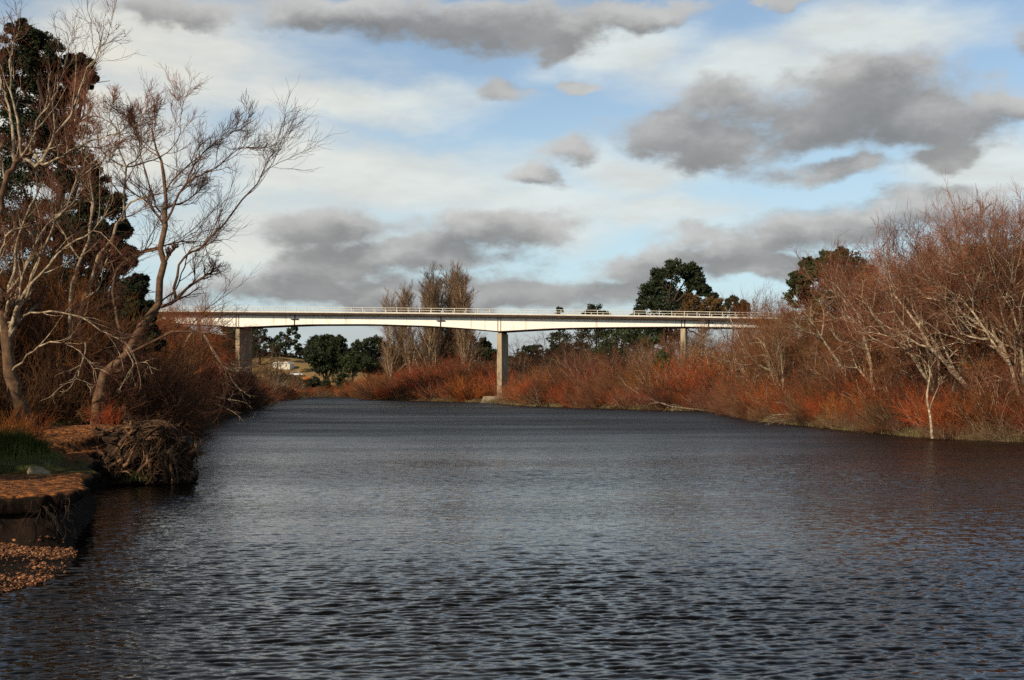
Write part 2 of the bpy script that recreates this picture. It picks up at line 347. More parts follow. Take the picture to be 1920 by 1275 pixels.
# ------------------------------------------------------------------ tubes and branching
def tube(P, Rr, sides):
    n, k, _ = P.shape
    T = np.gradient(P, axis=1); T /= np.linalg.norm(T, axis=2, keepdims=True) + 1e-9
    av = P[:, -1] - P[:, 0]; av /= np.linalg.norm(av, axis=1, keepdims=True) + 1e-9
    ref = np.where(np.abs(av[:, 2:3]) > .8, np.array([[1., 0, 0]]), np.array([[0, 0, 1.]]))
    u = np.cross(T, ref[:, None, :]); u /= np.linalg.norm(u, axis=2, keepdims=True) + 1e-9; v = np.cross(T, u)
    a = np.arange(sides) * 2 * math.pi / sides
    V = P[:, :, None, :] + Rr[:, :, None, None] * (u[:, :, None, :] * np.cos(a)[None, None, :, None] + v[:, :, None, :] * np.sin(a)[None, None, :, None])
    I = np.arange(n * k * sides).reshape(n, k, sides); J = np.roll(I, -1, axis=2)
    Q = np.stack([I[:, :-1], J[:, :-1], J[:, 1:], I[:, 1:]], -1).reshape(-1, 4)
    return V.reshape(-1, 3), Q
def tubes(name, parts, mt, smooth=True):
    V = []; Q = []; b = 0
    for P, Rr, s in parts:
        v, q = tube(P, Rr, s); V.append(v); Q.append(q + b); b += len(v)
    return mesh_np(name, np.concatenate(V), np.concatenate(Q), smooth=smooth, mat=mt)
def unit(v): return v / (np.linalg.norm(v, axis=-1, keepdims=True) + 1e-9)
def grow(S, D, L, r0, r1, k, wig, trop, rs):
    """polylines from starts S in directions D"""
    n = len(S); P = np.zeros((n, k, 3)); P[:, 0] = S; d = unit(D); step = L / (k - 1)
    for i in range(1, k):
        P[:, i] = P[:, i - 1] + d * step[:, None]
        d = unit(d + rs.normal(0, wig, (n, 3)) + np.array([0, 0, trop]))
    t = np.linspace(0, 1, k)[None]; return P, r0[:, None] * (1 - t) + r1[:, None] * t
def sprout(P, Rr, m, t0, t1, ang, asd, L0, L1, rf, k, wig, trop, rs, rmin=.004, tip=.35, lmul=1.0, out=0.0):
    """m children on every parent; length L0 near t0 falling to L1 at the tip, as a share of the parent's length"""
    n, K, _ = P.shape; par = np.repeat(np.arange(n), m); t = t0 + (t1 - t0) * ((np.tile(np.arange(m), n) + rs.rand(n * m)) / m)
    f = t * (K - 1); i = np.minimum(f.astype(int), K - 2); fr = f - i
    S = P[par, i] * (1 - fr)[:, None] + P[par, i + 1] * fr[:, None]; T = unit(P[par, i + 1] - P[par, i])
    rr = Rr[par, i] * (1 - fr) + Rr[par, i + 1] * fr
    plen = np.linalg.norm(np.diff(P, axis=1), axis=2).sum(1)[par]
    q = unit(rs.normal(0, 1, (n * m, 3)) + np.array([0, 0, .15])); q = unit(q - (q * T).sum(1, keepdims=True) * T)
    a = np.clip(rs.normal(ang, asd, n * m), .12, 1.7)
    D = T * np.cos(a)[:, None] + q * np.sin(a)[:, None]
    tt = (t - t0) / max(t1 - t0, 1e-6); L = plen * (L0 * (1 - tt) + L1 * tt) * rs.uniform(.65, 1.3, n * m) * lmul
    r0 = np.maximum(rr * rf, rmin); return grow(S, D, L, r0, np.maximum(r0 * tip, rmin * .6), k, wig, trop, rs)

def bare_tree(name, seed, H, stems, spread, mt_trunk, mt_twig, n=(6, 6, 6, 4), up=.12, rtrunk=.16, rmin=.006, wig=.22, ang=.6, lean=0.0, twig=.45):
    rs = np.random.RandomState(seed)
    az_ = np.arange(stems) * 6.283 / stems + rs.rand(stems) * 1.5
    sp_ = spread * rs.uniform(.5, 1.15, stems)
    D = np.stack([np.cos(az_) * np.sin(sp_) + lean, np.sin(az_) * np.sin(sp_), np.cos(sp_)], 1)
    S = np.stack([np.cos(az_) * rtrunk * .8, np.sin(az_) * rtrunk * .8, np.full(stems, -.4)], 1)
    L = H * rs.uniform(.6, .85, stems)
    P0, R0 = grow(S, D, L, np.full(stems, rtrunk) * rs.uniform(.6, 1.1, stems), np.full(stems, rtrunk * .26), 9, wig * .55, up * .5, rs)
    P1, R1 = sprout(P0, R0, n[0], .25, 1, ang, .2, .55, .38, .62, 7, wig, up, rs, rmin * 2)
    P2, R2 = sprout(P1, R1, n[1], .2, 1, ang, .22, .55, .40, .6, 5, wig, up, rs, rmin * 1.4)
    P3, R3 = sprout(P2, R2, n[2], .15, 1, ang * .9, .22, .60, .5, .65, 4, wig, up, rs, rmin)
    P4, R4 = sprout(P3, R3, n[3], .1, 1, ang * .85, .22, twig * 1.7, twig * 1.5, .8, 3, wig * .8, up * .8, rs, rmin * .9)
    root = empty(name)
    kid(root, link('trunk', tubes('trunk', [(P0, R0, 8)], mt_trunk)))
    kid(root, link('branches', tubes('branches', [(P1, R1, 5), (P2, R2, 4)], mt_trunk)))
    kid(root, link('twigs', tubes('twigs', [(P3, R3, 3), (P4, R4, 3)], mt_twig)))
    root['h'] = float(np.percentile(P4[:, -1, 2], 99.3)); return root

def shrub(name, seed, H, stems, mt, mt2, n=(7, 6), spread=.75, rad=.9, rmin=.007, up=.1, pale=0, wig=.2):
    rs = np.random.RandomState(seed)
    az_ = rs.rand(stems) * 6.283; sp_ = spread * np.sqrt(rs.rand(stems)) * 1.2
    D = np.stack([np.cos(az_) * np.sin(sp_), np.sin(az_) * np.sin(sp_), np.cos(sp_)], 1)
    rr = rad * np.sqrt(rs.rand(stems)); S = np.stack([np.cos(az_) * rr, np.sin(az_) * rr, np.full(stems, -.35)], 1)
    P0, R0 = grow(S, D, H * rs.uniform(.55, 1.0, stems), np.full(stems, rmin * 3.2), np.full(stems, rmin), 6, wig * .7, up * .4, rs)
    P1, R1 = sprout(P0, R0, n[0], .12, 1, .5, .2, .5, .3, .7, 4, wig, up, rs, rmin * 1.1)
    P2, R2 = sprout(P1, R1, n[1], .1, 1, .5, .2, .65, .45, .8, 3, wig, up, rs, rmin)
    root = empty(name)
    kid(root, link('stems', tubes('stems', [(P0, R0, 4)], mt2)))
    kid(root, link('twigs', tubes('twigs', [(P1, R1, 3), (P2, R2, 3)], mt)))
    root['h'] = float(np.percentile(P2[:, -1, 2], 99)); return root

def leaves(name, centers, radii, per, size, mt, rs, flat=.75):
    """many small folded leaf clumps inside puffs"""
    C = np.repeat(centers, per, 0); Rd = np.repeat(radii, per)
    n = len(C); d = unit(rs.normal(0, 1, (n, 3))); rr = rs.rand(n) ** .45
    P = C + d * (Rd * rr)[:, None] * np.array([1, 1, flat])
    a = unit(rs.normal(0, 1, (n, 3)) + d * .5); b = unit(np.cross(a, rs.normal(0, 1, (n, 3)))); s = size * rs.uniform(.5, 1.4, n)[:, None]
    nn = np.cross(a, b)
    V = np.stack([P - a * s, P + b * s * .38 + nn * s * .12, P + a * s, P - b * s * .38 + nn * s * .12], 1).reshape(-1, 3)
    I = np.arange(n * 4).reshape(n, 4); T = np.concatenate([I[:, [0, 1, 2]], I[:, [0, 2, 3]]])
    return mesh_np(name, V, None, T, smooth=False, mat=mt)
def leafy(name, lobes, base, seed, mt, puff=.3, npuff=26, per=60, size=.3, trunk_r=.4, cat='tree', label=None, flat=.75, group=None, mt2=None, forks=True):
    """lobes: (x,y,z,r) in metres relative to the base"""
    rs = np.random.RandomState(seed); root = empty(name, base)
    L = np.array(lobes, float); PC = []; PR = []
    for (x, y, z, r) in L:
        k = npuff; d = unit(rs.normal(0, 1, (k, 3)) + np.array([0, 0, .25])); q = rs.uniform(.45, 1.0, k)
        PC.append(np.array([x, y, z]) + d * (r * q)[:, None] * np.array([1, 1, .85])); PR.append(r * puff * rs.uniform(.7, 1.35, k))
    PC = np.concatenate(PC); PR = np.concatenate(PR)
    # trunk and limbs to the lobes
    zc = L[:, 2].min(); top = L[:, 2].max()
    tp = np.zeros((1, 8, 3)); zz = np.linspace(-.5, top * .8, 8); cx_ = (L[:, 0] * L[:, 3]).sum() / L[:, 3].sum(); cy_ = (L[:, 1] * L[:, 3]).sum() / L[:, 3].sum()
    tp[0, :, 2] = zz; tp[0, :, 0] = np.linspace(0, 1, 8) ** 1.5 * cx_ + rs.normal(0, .1, 8) * trunk_r; tp[0, :, 1] = np.linspace(0, 1, 8) ** 1.5 * cy_
    tr = np.linspace(trunk_r, trunk_r * .3, 8)[None]
    LP = []; LR = []
    for (x, y, z, r) in L:
        t = np.clip((z - r * 1.6) / max(top * .8, .1), .12, .9); i = t * 7; i0 = int(min(i, 6)); s = tp[0, i0] * (1 - (i - i0)) + tp[0, i0 + 1] * (i - i0)
        e = np.array([x, y, z]); u = np.linspace(0, 1, 7)[:, None]; p = s * (1 - u) + e * u; p[:, 2] -= np.sin(u[:, 0] * 3.14) * r * .25; p += rs.normal(0, r * .05, (7, 3)) * np.sin(u * 3.14)
        LP.append(p); LR.append(np.linspace(trunk_r * .4, trunk_r * .12, 7))
    LP = np.array(LP); LR = np.array(LR); P2, R2 = sprout(LP, LR, 7, .35, 1, .8, .25, .4, .3, .5, 4, .25, .05, rs, trunk_r * .05)
    kid(root, link('trunk', tubes('trunk', [(tp, tr, 9)], mt2 or M_dark)))
    kid(root, link('branches', tubes('branches', [(LP, LR, 5), (P2, R2, 3)], mt2 or M_dark)))
    kid(root, link('crown', leaves('crown', PC, PR, per, size, mt, rs, flat)))
    return tag(root, label, cat, group)

# ------------------------------------------------------------------ the bridge
BC, BS = math.cos(R(12)), math.sin(R(12))
def railtop(t): return 17.54 - .0245 * t - .00005 * t * t
def bp_(t, o, z):                                     # t along the bridge, o away from the camera side
    return (-2.4 + t * BC + o * BS, 230 - t * BS + o * BC, z)
dt = np.array([-100,-75,-64,-52.7,-46,-38,-25,-13,-6,0,5,11,18,26,34,50,80]); dd = np.array([3.3,3.3,3.5,4.06,3.75,3.38,3.2,3.42,3.8,4.22,3.86,3.47,3.22,3.0,2.8,2.75,2.75])
def depth(t): return float(np.mean(np.interp(t + np.linspace(-2, 2, 9), dt, dd))) if min(abs(t + 52.7), abs(t)) > 2 else float(np.interp(t, dt, dd))
T0, T1 = -100, 80
bridge = tag(empty('road_bridge', bp_(0, 0, 0)), 'long cream haunched girder road bridge on concrete piers crossing the river', 'bridge')
def rel(p): return (p[0] - bridge.location[0], p[1] - bridge.location[1], p[2])
def strip(mb, o0, o1, ztop, zbot, ts):
    for a, b in zip(ts[:-1], ts[1:]):
        c = [rel(bp_(a,o0,zbot(a))), rel(bp_(b,o0,zbot(b))), rel(bp_(b,o1,zbot(b))), rel(bp_(a,o1,zbot(a))),
             rel(bp_(a,o0,ztop(a))), rel(bp_(b,o0,ztop(b))), rel(bp_(b,o1,ztop(b))), rel(bp_(a,o1,ztop(a)))]
        mb.hexa(c)
def strip_clean(name, m_, o0, o1, ztop, zbot, ts, parent=bridge):
    V = []; Fs = []
    for t in ts: V += [rel(bp_(t,o0,zbot(t))), rel(bp_(t,o1,zbot(t))), rel(bp_(t,o1,ztop(t))), rel(bp_(t,o0,ztop(t)))]
    for i in range(len(ts) - 1):
        a, b = 4 * i, 4 * i + 4
        Fs += [[a,b,b+1,a+1],[a+1,b+1,b+2,a+2],[a+2,b+2,b+3,a+3],[a+3,b+3,b,a]]
    n = 4 * (len(ts) - 1); Fs += [[0,1,2,3],[n+3,n+2,n+1,n]]
    mb = MB(); mb.poly(V, Fs); return mb.build(name, m_, parent)
ts = list(np.arange(T0, T1 + .1, 2.0))
DK = lambda t: railtop(t) - 1.12                       # road level
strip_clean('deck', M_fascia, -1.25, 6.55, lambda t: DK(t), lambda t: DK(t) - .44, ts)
strip_clean('road_surface', M_asph, -.55, 6.05, lambda t: DK(t) + .05, lambda t: DK(t) + .004, ts)
strip_clean('girder', M_white, 0, 5.5, lambda t: DK(t) - .445, lambda t: railtop(t) - depth(t) + .10, ts)
strip_clean('bottom_flange', M_joint, -.14, 5.64, lambda t: railtop(t) - depth(t) + .098, lambda t: railtop(t) - depth(t), ts)
for o in (-1.2, 6.2):
    strip_clean('kerb', M_rail, o, o + .3, lambda t: DK(t) + .22, lambda t: DK(t) + .003, ts)
for o, full in ((-1.12, True), (6.4, False)):
    rmb = MB()
    for (za, zb) in ((-.08, 0), (-.48, -.43)): strip(rmb, o, o + .1, lambda t: railtop(t) + zb, lambda t: railtop(t) + za, ts)
    rail = rmb.build('railing', M_rail, bridge)
    post_me = None
    t = T0 + 1.2
    while t < T1:
        if post_me is None:
            pm = MB(); pm.box(-.05, .05, -.06, .06, 0, .9); post_me = pm.build('post', M_rail, rail); po = post_me
        else: po = post_me.copy(); COL.objects.link(po); po.parent = rail
        p = rel(bp_(t, o + .05, DK(t) + .20)); po.location = p; po.rotation_euler = (0, 0, -R(12)); t += 2.26
for t in (-52.7, 0.0, 34.2):                            # piers, stiffeners above them
    zb = railtop(t) - depth(t); g0 = -1.6
    mb = MB()
    M = lambda p, t=t: rel(bp_(t + p[0], p[1], p[2]))
    mb.hexa([(-.47,.05,g0),(.47,.05,g0),(.47,6.05,g0),(-.47,6.05,g0),(-.42,.1,zb-.28),(.42,.1,zb-.28),(.42,6.0,zb-.28),(-.42,6.0,zb-.28)], M)
    pier = mb.build('pier', M_conc, bridge)
    mb = MB(); mb.box(-.30, .30, .3, 5.6, zb - .275, zb - .003, M); mb.build('bearing', M_joint, pier)
    if t == 0.0:
        mb = MB(); z1 = 1.2
        mb.hexa([(-3.6,-3.4,-1.5),(3.4,-3.4,-1.5),(3.4,7.2,-1.5),(-3.6,7.2,-1.5),(-2.4,-2.6,z1),(3.2,-2.6,z1-.1),(3.2,6.8,z1-.1),(-2.2,6.8,z1)], M)
        mb.build('footing', M_conc, pier)
    mb = MB()
    for q in (-.28, .28): mb.box(q - .05, q + .05, -.13, -.002, zb + .10, DK(t) - .46, M)
    mb.build('stiffener', M_joint if t == 34.2 else M_conc, bridge)
for t in (-40.7, -11.3, 38.9):                          # hinge joints with a small ledge
    zb = railtop(t) - depth(t); zm = (zb + DK(t)) / 2; M = lambda p, t=t: rel(bp_(t + p[0], p[1], p[2]))
    mb = MB(); mb.box(-.10, .10, -.10, -.002, zm + .07, DK(t) - .45, M); mb.box(-.10 - .1, .04, -.06, -.002, zb + .105, zm - .07, M); mb.box(-.8, .8, -.35, -.002, zm - .06, zm + .06, M)
    mb.build('hinge_joint', M_joint, bridge)
for t in (T0 + .5, T1 - .5):
    mb = MB(); M = lambda p, t=t: rel(bp_(t + p[0], p[1], p[2])); zb = railtop(t) - depth(t)
    mb.box(-1.2, 1.2, -.8, 6.3, zb - 8, zb - .005, M); mb.build('abutment', M_conc, bridge)

# ------------------------------------------------------------------ prototypes
random.seed(4)
WIL = [bare_tree('bare_willow', 31, 13, 7, .52, M_pale, M_tplum, (8, 7, 5, 5), up=.08, rtrunk=.2, rmin=.009, wig=.26),
       bare_tree('bare_willow', 32, 13, 6, .60, M_pale, M_tplum, (8, 7, 5, 5), up=.08, rmin=.009, wig=.27, rtrunk=.2),
       bare_tree('bare_willow', 33, 12, 7, .50, M_grey, M_tred, (6, 6, 5, 4), up=.10, rmin=.008, wig=.28)]
TAN = [bare_tree('bare_tree', 41, 9, 6, .75, M_pale, M_tbrown, (6, 5, 4, 4), up=.08, rtrunk=.17, rmin=.009, wig=.3),
       bare_tree('bare_tree', 42, 9, 7, .95, M_pale, M_tbrown, (6, 5, 5, 3), up=.05, rtrunk=.15, rmin=.009, wig=.34),
       bare_tree('bare_tree', 43, 9, 6, .65, M_dark, M_tdark, (6, 6, 5, 4), up=.08, rtrunk=.20, rmin=.009, wig=.3)]
SAP = shrub('red_sapling', 55, 3.0, 16, M_tred, M_tred, (4, 3), spread=.45, rad=.5, rmin=.010, wig=.15)
RED = [shrub('red_willow_shrub', 51, 4.2, 48, M_tred, M_tred, (6, 4), rmin=.010, wig=.25),
       shrub('red_willow_shrub', 52, 4.2, 40, M_tbrown, M_pale, (6, 5), spread=.95, rmin=.010, wig=.3),
       shrub('red_willow_shrub', 53, 4.0, 44, M_tred, M_pale, (6, 4), spread=.6, rad=1.2, rmin=.009, wig=.25)]
BRN = [shrub('brown_shrub', 61, 4.5, 50, M_tbrown, M_grey, (8, 7), spread=1.1, wig=.34),
       shrub('brown_shrub', 62, 4.5, 55, M_tdark, M_dark, (9, 7), spread=1.0, wig=.36),
       shrub('brown_shrub', 63, 4.5, 45, M_ttan, M_pale, (8, 6), spread=1.2, wig=.36)]
POP = []
for s in (71, 72, 73):
    rs = np.random.RandomState(s); H_ = 30.0
    st_n = 1 if s != 72 else 2
    D = np.tile([0, 0, 1.0], (st_n, 1)) + rs.normal(0, .03, (st_n, 3))
    P0, R0 = grow(rs.normal(0, .3, (st_n, 3)) * [1, 1, 0] + [0, 0, -.5], D, np.full(st_n, H_ * .95), np.full(st_n, .42), np.full(st_n, .05), 12, .012, .05, rs)
    P1, R1 = sprout(P0, R0, 60 // st_n, .10, .985, .40, .1, .27, .15, .38, 7, .07, .16, rs, .035)
    P2, R2 = sprout(P1, R1, 10, .12, 1, .40, .12, .36, .3, .5, 4, .12, .16, rs, .024)
    P3, R3 = sprout(P2, R2, 8, .1, 1, .40, .15, .6, .45, .6, 3, .15, .14, rs, .019)
    root = empty('poplar'); kid(root, link('trunk', tubes('trunk', [(P0, R0, 8)], M_pale)))
    kid(root, link('branches', tubes('branches', [(P1, R1, 4)], M_pale)))
    kid(root, link('twigs', tubes('twigs', [(P2, R2, 3), (P3, R3, 3)], M_ttan))); root['h'] = float(P3[:, -1, 2].max()); POP.append(root)
USED = set(); COUNT = {}
def place(proto, x, y, h, label, cat, group, rz=None, name=None, sink=.05, sxy=1.0, z=None):
    if abs(x + 2.2) < 5.2 and 215 < y < 240: return None       # the pier and its footing stand clear
    o = proto if proto.name not in USED else copy_tree(proto); USED.add(proto.name)
    if name: o.name = name
    s = h / proto['h']; o.scale = (s * sxy, s * sxy, s); o.location = (x, y, (gz(x, y) if z is None else z) - sink)
    o.rotation_euler = (0, 0, random.uniform(0, 6.28) if rz is None else rz)
    if 'group' in o: del o['group']
    return tag(o, label, cat, group)
def pplace(protos, px, Y, top, label, cat='tree', group=None, **k):
    x = at(px, Y); z = gz(x, Y); return place(random.choice(protos) if isinstance(protos, list) else protos, x, Y, zat(top, Y) - z, label, cat, group, **k)
def inst(protos): return random.choice(protos)

def along(poly, step, off, jit):
    """points inland of a bank polyline; off is measured to the left of travel"""
    P = np.array(poly, float); out = []
    for a, b in zip(P[:-1], P[1:]):
        L = np.hypot(*(b - a)); n = max(1, int(round(L / step))); d = (b - a) / L; nrm_ = np.array([-d[1], d[0]])
        for i in range(n):
            p = a + (b - a) * (i + random.random() * .7) / n + nrm_ * (off + random.uniform(-jit, jit)); out.append(tuple(p))
    return out

# right bank, from the bridge pier towards the camera: travel direction makes inland = left
RB_far = [(-5.5,230),(3.2,186),(16.7,160),(24.9,147)]
RB_mid = [(24.9,147),(23,125),(21.7,106)]
RB_near = [(21.7,106),(23.1,83),(24.4,71),(28,66),(34,54)]
G1 = ('low red willow shrub at the water edge between the bridge pier and the bend', 'shrub', 'red shrubs along the far right bank')
for x, y in along(RB_far, 2.6, 2.0, .8): place(inst(RED + RED[:1] + RED[2:] + BRN[:1]), x, y, random.uniform(2.4, 4.6), *G1, sxy=1.25)
G2 = ('tall red stemmed willow shrub in the thicket behind the far right water edge', 'shrub', 'tall red shrubs in the far right thicket')
for x, y in along(RB_far, 3.2, 6.5, 1.5): place(inst(RED + BRN[:1]), x, y, random.uniform(4.3, 7.6), *G2, sxy=1.1)
G3 = ('tangled brown leafless tree in the thicket in front of the right bridge span', 'tree', 'brown bare trees in the far right thicket')
for x, y in along(RB_far, 4.6, 13, 2.5): place(inst(TAN), x, y, random.uniform(7.5, 10.4), *G3)
for x, y in along(RB_far[1:], 6, 22, 3): place(inst(TAN), x, y, random.uniform(9, 11.2), *G3)
G4 = ('red willow shrub at the right water edge beside the fallen pale branch', 'shrub', 'red shrubs along the middle right bank')
for x, y in along(RB_mid, 2.0, 1.9, .6): place(inst(RED + BRN[:1]), x, y, random.uniform(2.0, 4.2), *G4, sxy=1.2)
for x, y in along(RB_mid, 2.6, 5.0, 1.2): place(inst(RED + RED[:1] + BRN[1:2]), x, y, random.uniform(3.4, 5.6), *G4)
G5 = ('pale limbed brown tree in the right hand thicket nearer than the bridge', 'tree', 'pale limbed trees in the right thicket')
for x, y in along(RB_mid, 4.0, 9.5, 2): place(inst(TAN), x, y, random.uniform(6.0, 8.0), *G5)
for x, y in along(RB_mid, 5.0, 17, 3): place(inst(TAN[:2] + WIL), x, y, random.uniform(7.5, 9.5), *G5)
G6 = ('red twigged willow shrub crowding the near right water edge', 'shrub', 'red shrubs along the near right bank')
for x, y in along(RB_near, 2.0, 1.7, .5): place(inst(RED + RED[:1]), x, y, random.uniform(1.7, 3.2), *G6, sxy=1.2)
for x, y in along(RB_near, 2.4, 4.2, 1): place(inst(RED + RED[:1] + BRN[:2]), x, y, random.uniform(3.0, 4.8), *G6)
for x, y in along(RB_mid + RB_near[1:], 2.4, .45, .35): place(inst(BRN + RED[1:2]), x, y, random.uniform(.8, 1.9), 'small tangled brown shrub drooping over the near right water edge', 'shrub', 'small shrubs at the right water edge', sxy=1.3)
G7 = ('reddish leafless willow in the dense near right thicket', 'tree', 'willows packed in the near right thicket')
for x, y in along(RB_near, 3.6, 7.5, 1.5): place(inst(WIL + TAN), x, y, random.uniform(6.0, 8.2), *G7)
for x, y in along(RB_near, 3.8, 12, 2): place(inst(WIL + TAN[:2]), x, y, random.uniform(6.8, 8.8), *G7, sxy=.8)
for x, y in along(RB_near, 5.0, 19, 2.5): place(inst(WIL), x, y, random.uniform(7.5, 9.5), *G7, sxy=.8)
BIG = [(1895,84,385,0,'rounded red willow crown tucked just right of the tallest willow'),(1740,94,455,0,'reddish willow filling the gap behind the two tall pale willows'),
       (1862,76,362,1,'tallest bare willow at the right edge with a broad fan of red twigs'),
       (1775,80,400,0,'tall bare willow with a rounded red twig crown left of the tallest one'),
       (1945,72,378,0,'bare willow cut by the right edge of the view'),
       (1668,92,420,1,'pale stemmed willow with spreading crown beside the dark green round tree'),
       (1720,88,480,2,'slim brown willow between the two tall pale willows on the right'),
       (1600,100,575,1,'willow with pale crossing limbs in front of the dark green round tree'),
       (1475,116,565,1,'pale branching willow where the bridge deck disappears'),
       (1428,128,572,0,'small reddish willow overlapping the right end of the bridge railing'),
       (1820,92,440,2,'brown willow behind the tall willows at the far right')]
for px, Y_, top, k, lab in BIG: pplace(WIL[k], px, Y_, top, lab, 'tree', sxy=.78 if px > 1640 else .66)
# behind the bridge, right
for i, (px, Y_, top) in enumerate([(985,262,634),(1030,268,622),(1068,258,624),(1110,262,640),(1380,262,560),(1405,270,552),(1335,262,600),(1290,258,625),(1235,262,625)]):
    pplace(TAN[2] if px < 1120 else TAN[i % 2], px, Y_, top, 'dark leafless tree under the bridge deck just right of the centre pier' if px < 1120 else 'leafless tree behind the right end of the bridge', 'tree',
           'dark bare trees behind the centre pier' if px < 1120 else 'bare trees behind the right bridge end')
# far bank beyond the bridge (left of the centre pier)
FB = [(-45,342),(-38.5,328),(-30.6,276),(-17.7,255),(-5.5,230)]
G8 = ('low orange red shrub at the water line left of the centre pier', 'shrub', 'orange red shrubs left of the centre pier')
for x, y in along(FB, 3.4, 2.6, 1): place(inst(RED + BRN[:1]), x, y, random.uniform(3.0, 6.2), *G8, sxy=1.3)
G9 = ('tall red shrub in the thicket at the feet of the poplars', 'shrub', 'red shrubs around the poplars')
for x, y in along(FB, 4.2, 8.5, 2): place(inst(RED), x, y, random.uniform(6.0, 8.0), *G9)
for x, y in along(FB[:4], 5.0, 16, 3): place(inst(RED + BRN[:1]), x, y, random.uniform(7.5, 9.6), *G9)
for x, y in along(FB[2:], 6.0, 18, 3): place(inst(TAN), x, y, random.uniform(8, 10), 'brown leafless tree in the thicket between the poplars and the centre pier', 'tree', 'brown trees beside the centre pier')
# poplars
for i, (px, top, Y_) in enumerate([(736,532,292),(754,536,296),(772,521,290),(790,516,296),(806,510,288),(824,488,292),(845,490,298),(860,483,294),(874,484,289),(884,528,297),(813,520,300),(852,500,301)]):
    names = ['leftmost and shortest of the bare poplars behind the bridge','second poplar from the left in the row behind the bridge','third poplar from the left, a little taller than its neighbours','slim poplar just left of the gap in the poplar row',
             'poplar right of the gap in the row behind the bridge','broad brown poplar in the middle of the tall group','poplar with a pale trunk right of the broad brown one','tallest of the poplars behind the bridge','dense poplar near the right end of the row','short poplar closing the right end of the row','poplar half hidden behind the slim one beside the gap','poplar standing behind the middle of the tall group']
    pplace(POP[i % 3], px, Y_, top, names[i], 'poplar', 'bare poplars behind the bridge', sxy=1.3 if i != 5 else 1.6)

# far left bank and beyond
FL = [(-32,153),(-40,190),(-47,230),(-51,300),(-60,318),(-90,330)]
G10 = ('brown leafless shrub on the left bank below and beyond the left bridge pier', 'shrub', 'brown shrubs beyond the left pier')
for x, y in along(FL, 4.2, 2.6, 1.0): place(inst(BRN + RED[:1]), x, y, random.uniform(3.4, 5.0) * (1 if y < 230 else .75), *G10, sxy=1.2)
for x, y in along(FL, 5.0, 8.5, 2): place(inst(BRN), x, y, random.uniform(4.5, 6.0) * (1 if y < 215 else .6), *G10)
for x, y in along(FL[:3], 5.0, 14, 2): place(inst(BRN + RED[:1]), x, y, random.uniform(5.5, 7.5), *G10)
for px, Y_, top in [(487,262,655),(500,280,648),(520,300,672),(536,310,690),(548,318,696)]:
    pplace(TAN[1], px, Y_, top, 'pale stemmed bare tree between the left pier and the white house', 'tree', 'pale bare trees right of the left pier')
G11 = ('red brown shrub on the distant bank at the river bend', 'shrub', 'shrubs on the distant bank')
for x, y in along([(-170,378),(-90,368),(-60,352),(-45,342)], 5, 3.2, 1.5): place(inst(RED + BRN), x, y, random.uniform(2.6, 4.2), *G11, sxy=1.3)
for x, y in along([(-120,372),(-90,368),(-60,352),(-45,342)], 6, 9.5, 2.5): place(inst(RED + BRN), x, y, random.uniform(2.0, 3.2), *G11, sxy=1.3)

def lobes(L, Y, base, zscale=1.0, depth=.8, seed=0):
    """(px,py,rpx[,dy]) to metres relative to base"""
    rs = np.random.RandomState(seed); out = []
    for l in L:
        r = l[2] / F * Y; dy = (l[3] if len(l) > 3 else rs.uniform(-1, 1) * depth)
        yy = Y + dy; out.append((at(l[0], yy) - base[0], yy - base[1], zat(l[1], yy) - base[2], r))
    return out
def gtree(name, px, Y, L, label, seed, mt, depth, **k):
    b = (at(px, Y), Y, gz(at(px, Y), Y)); return leafy(name, lobes(L, Y, b, depth=depth, seed=seed), b, seed, mt, label=label, **k)
gtree('eucalyptus', 1265, 285, [(1262,508,24),(1240,522,24),(1225,548,26),(1250,552,34),(1212,572,20),(1240,580,34),(1292,512,22),(1302,530,20),(1320,545,13),(1311,532,14),(1285,560,18),(1336,557,9),(1275,590,30),(1200,600,24),(1220,620,30),(1255,640,30),(1180,625,24)],
      'massive dark gum tree rising above the bridge deck right of centre', 201, M_leafd, 5, puff=.34, npuff=34, per=42, size=.42, trunk_r=.8)
gtree('eucalyptus', 1320, 268, [(1300,572,24),(1325,578,22),(1345,570,12),(1290,590,22),(1330,598,25),(1356,588,14),(1270,600,18)],
      'rusty olive tree crown just right of the massive gum tree behind the railing', 202, M_leafr, 4, puff=.34, npuff=26, per=50, size=.34, trunk_r=.5)
for i, (px, Y_, L, lab) in enumerate([
    (1118, 300, [(1118,585,20),(1105,592,14),(1132,592,14),(1118,610,30),(1100,640,34),(1140,640,34)], 'dark green tree whose pointed top peeks over the railing right of the centre pier'),
    (1049, 320, [(1049,582,7),(1045,594,8),(1052,610,12),(1049,640,22)], 'small dark treetop showing just above the railing right of the centre pier'),
    (1170, 262, [(1165,640,34),(1200,655,30),(1140,665,28),(1185,680,30),(1220,650,24)], 'dark olive bushy tree below the bridge left of the right pier'),
    (1370, 285, [(1372,570,16),(1395,574,14),(1350,585,14),(1385,590,20)], 'dark treetop behind the deck between gum tree and right willows')]):
    gtree('evergreen_tree', px, Y_, L, lab, 210 + i, M_leafd if i != 2 else M_leafg, 4, puff=.34, npuff=24, per=50, size=.36, trunk_r=.45)
gtree('round_evergreen_bush', 1243, 175, [(1243,672,14),(1238,684,13),(1250,682,12)], 'small round green bush amid red thicket below the right pier', 221, M_leafg, 1, puff=.36, npuff=20, per=50, size=.2, trunk_r=.12, cat='bush')
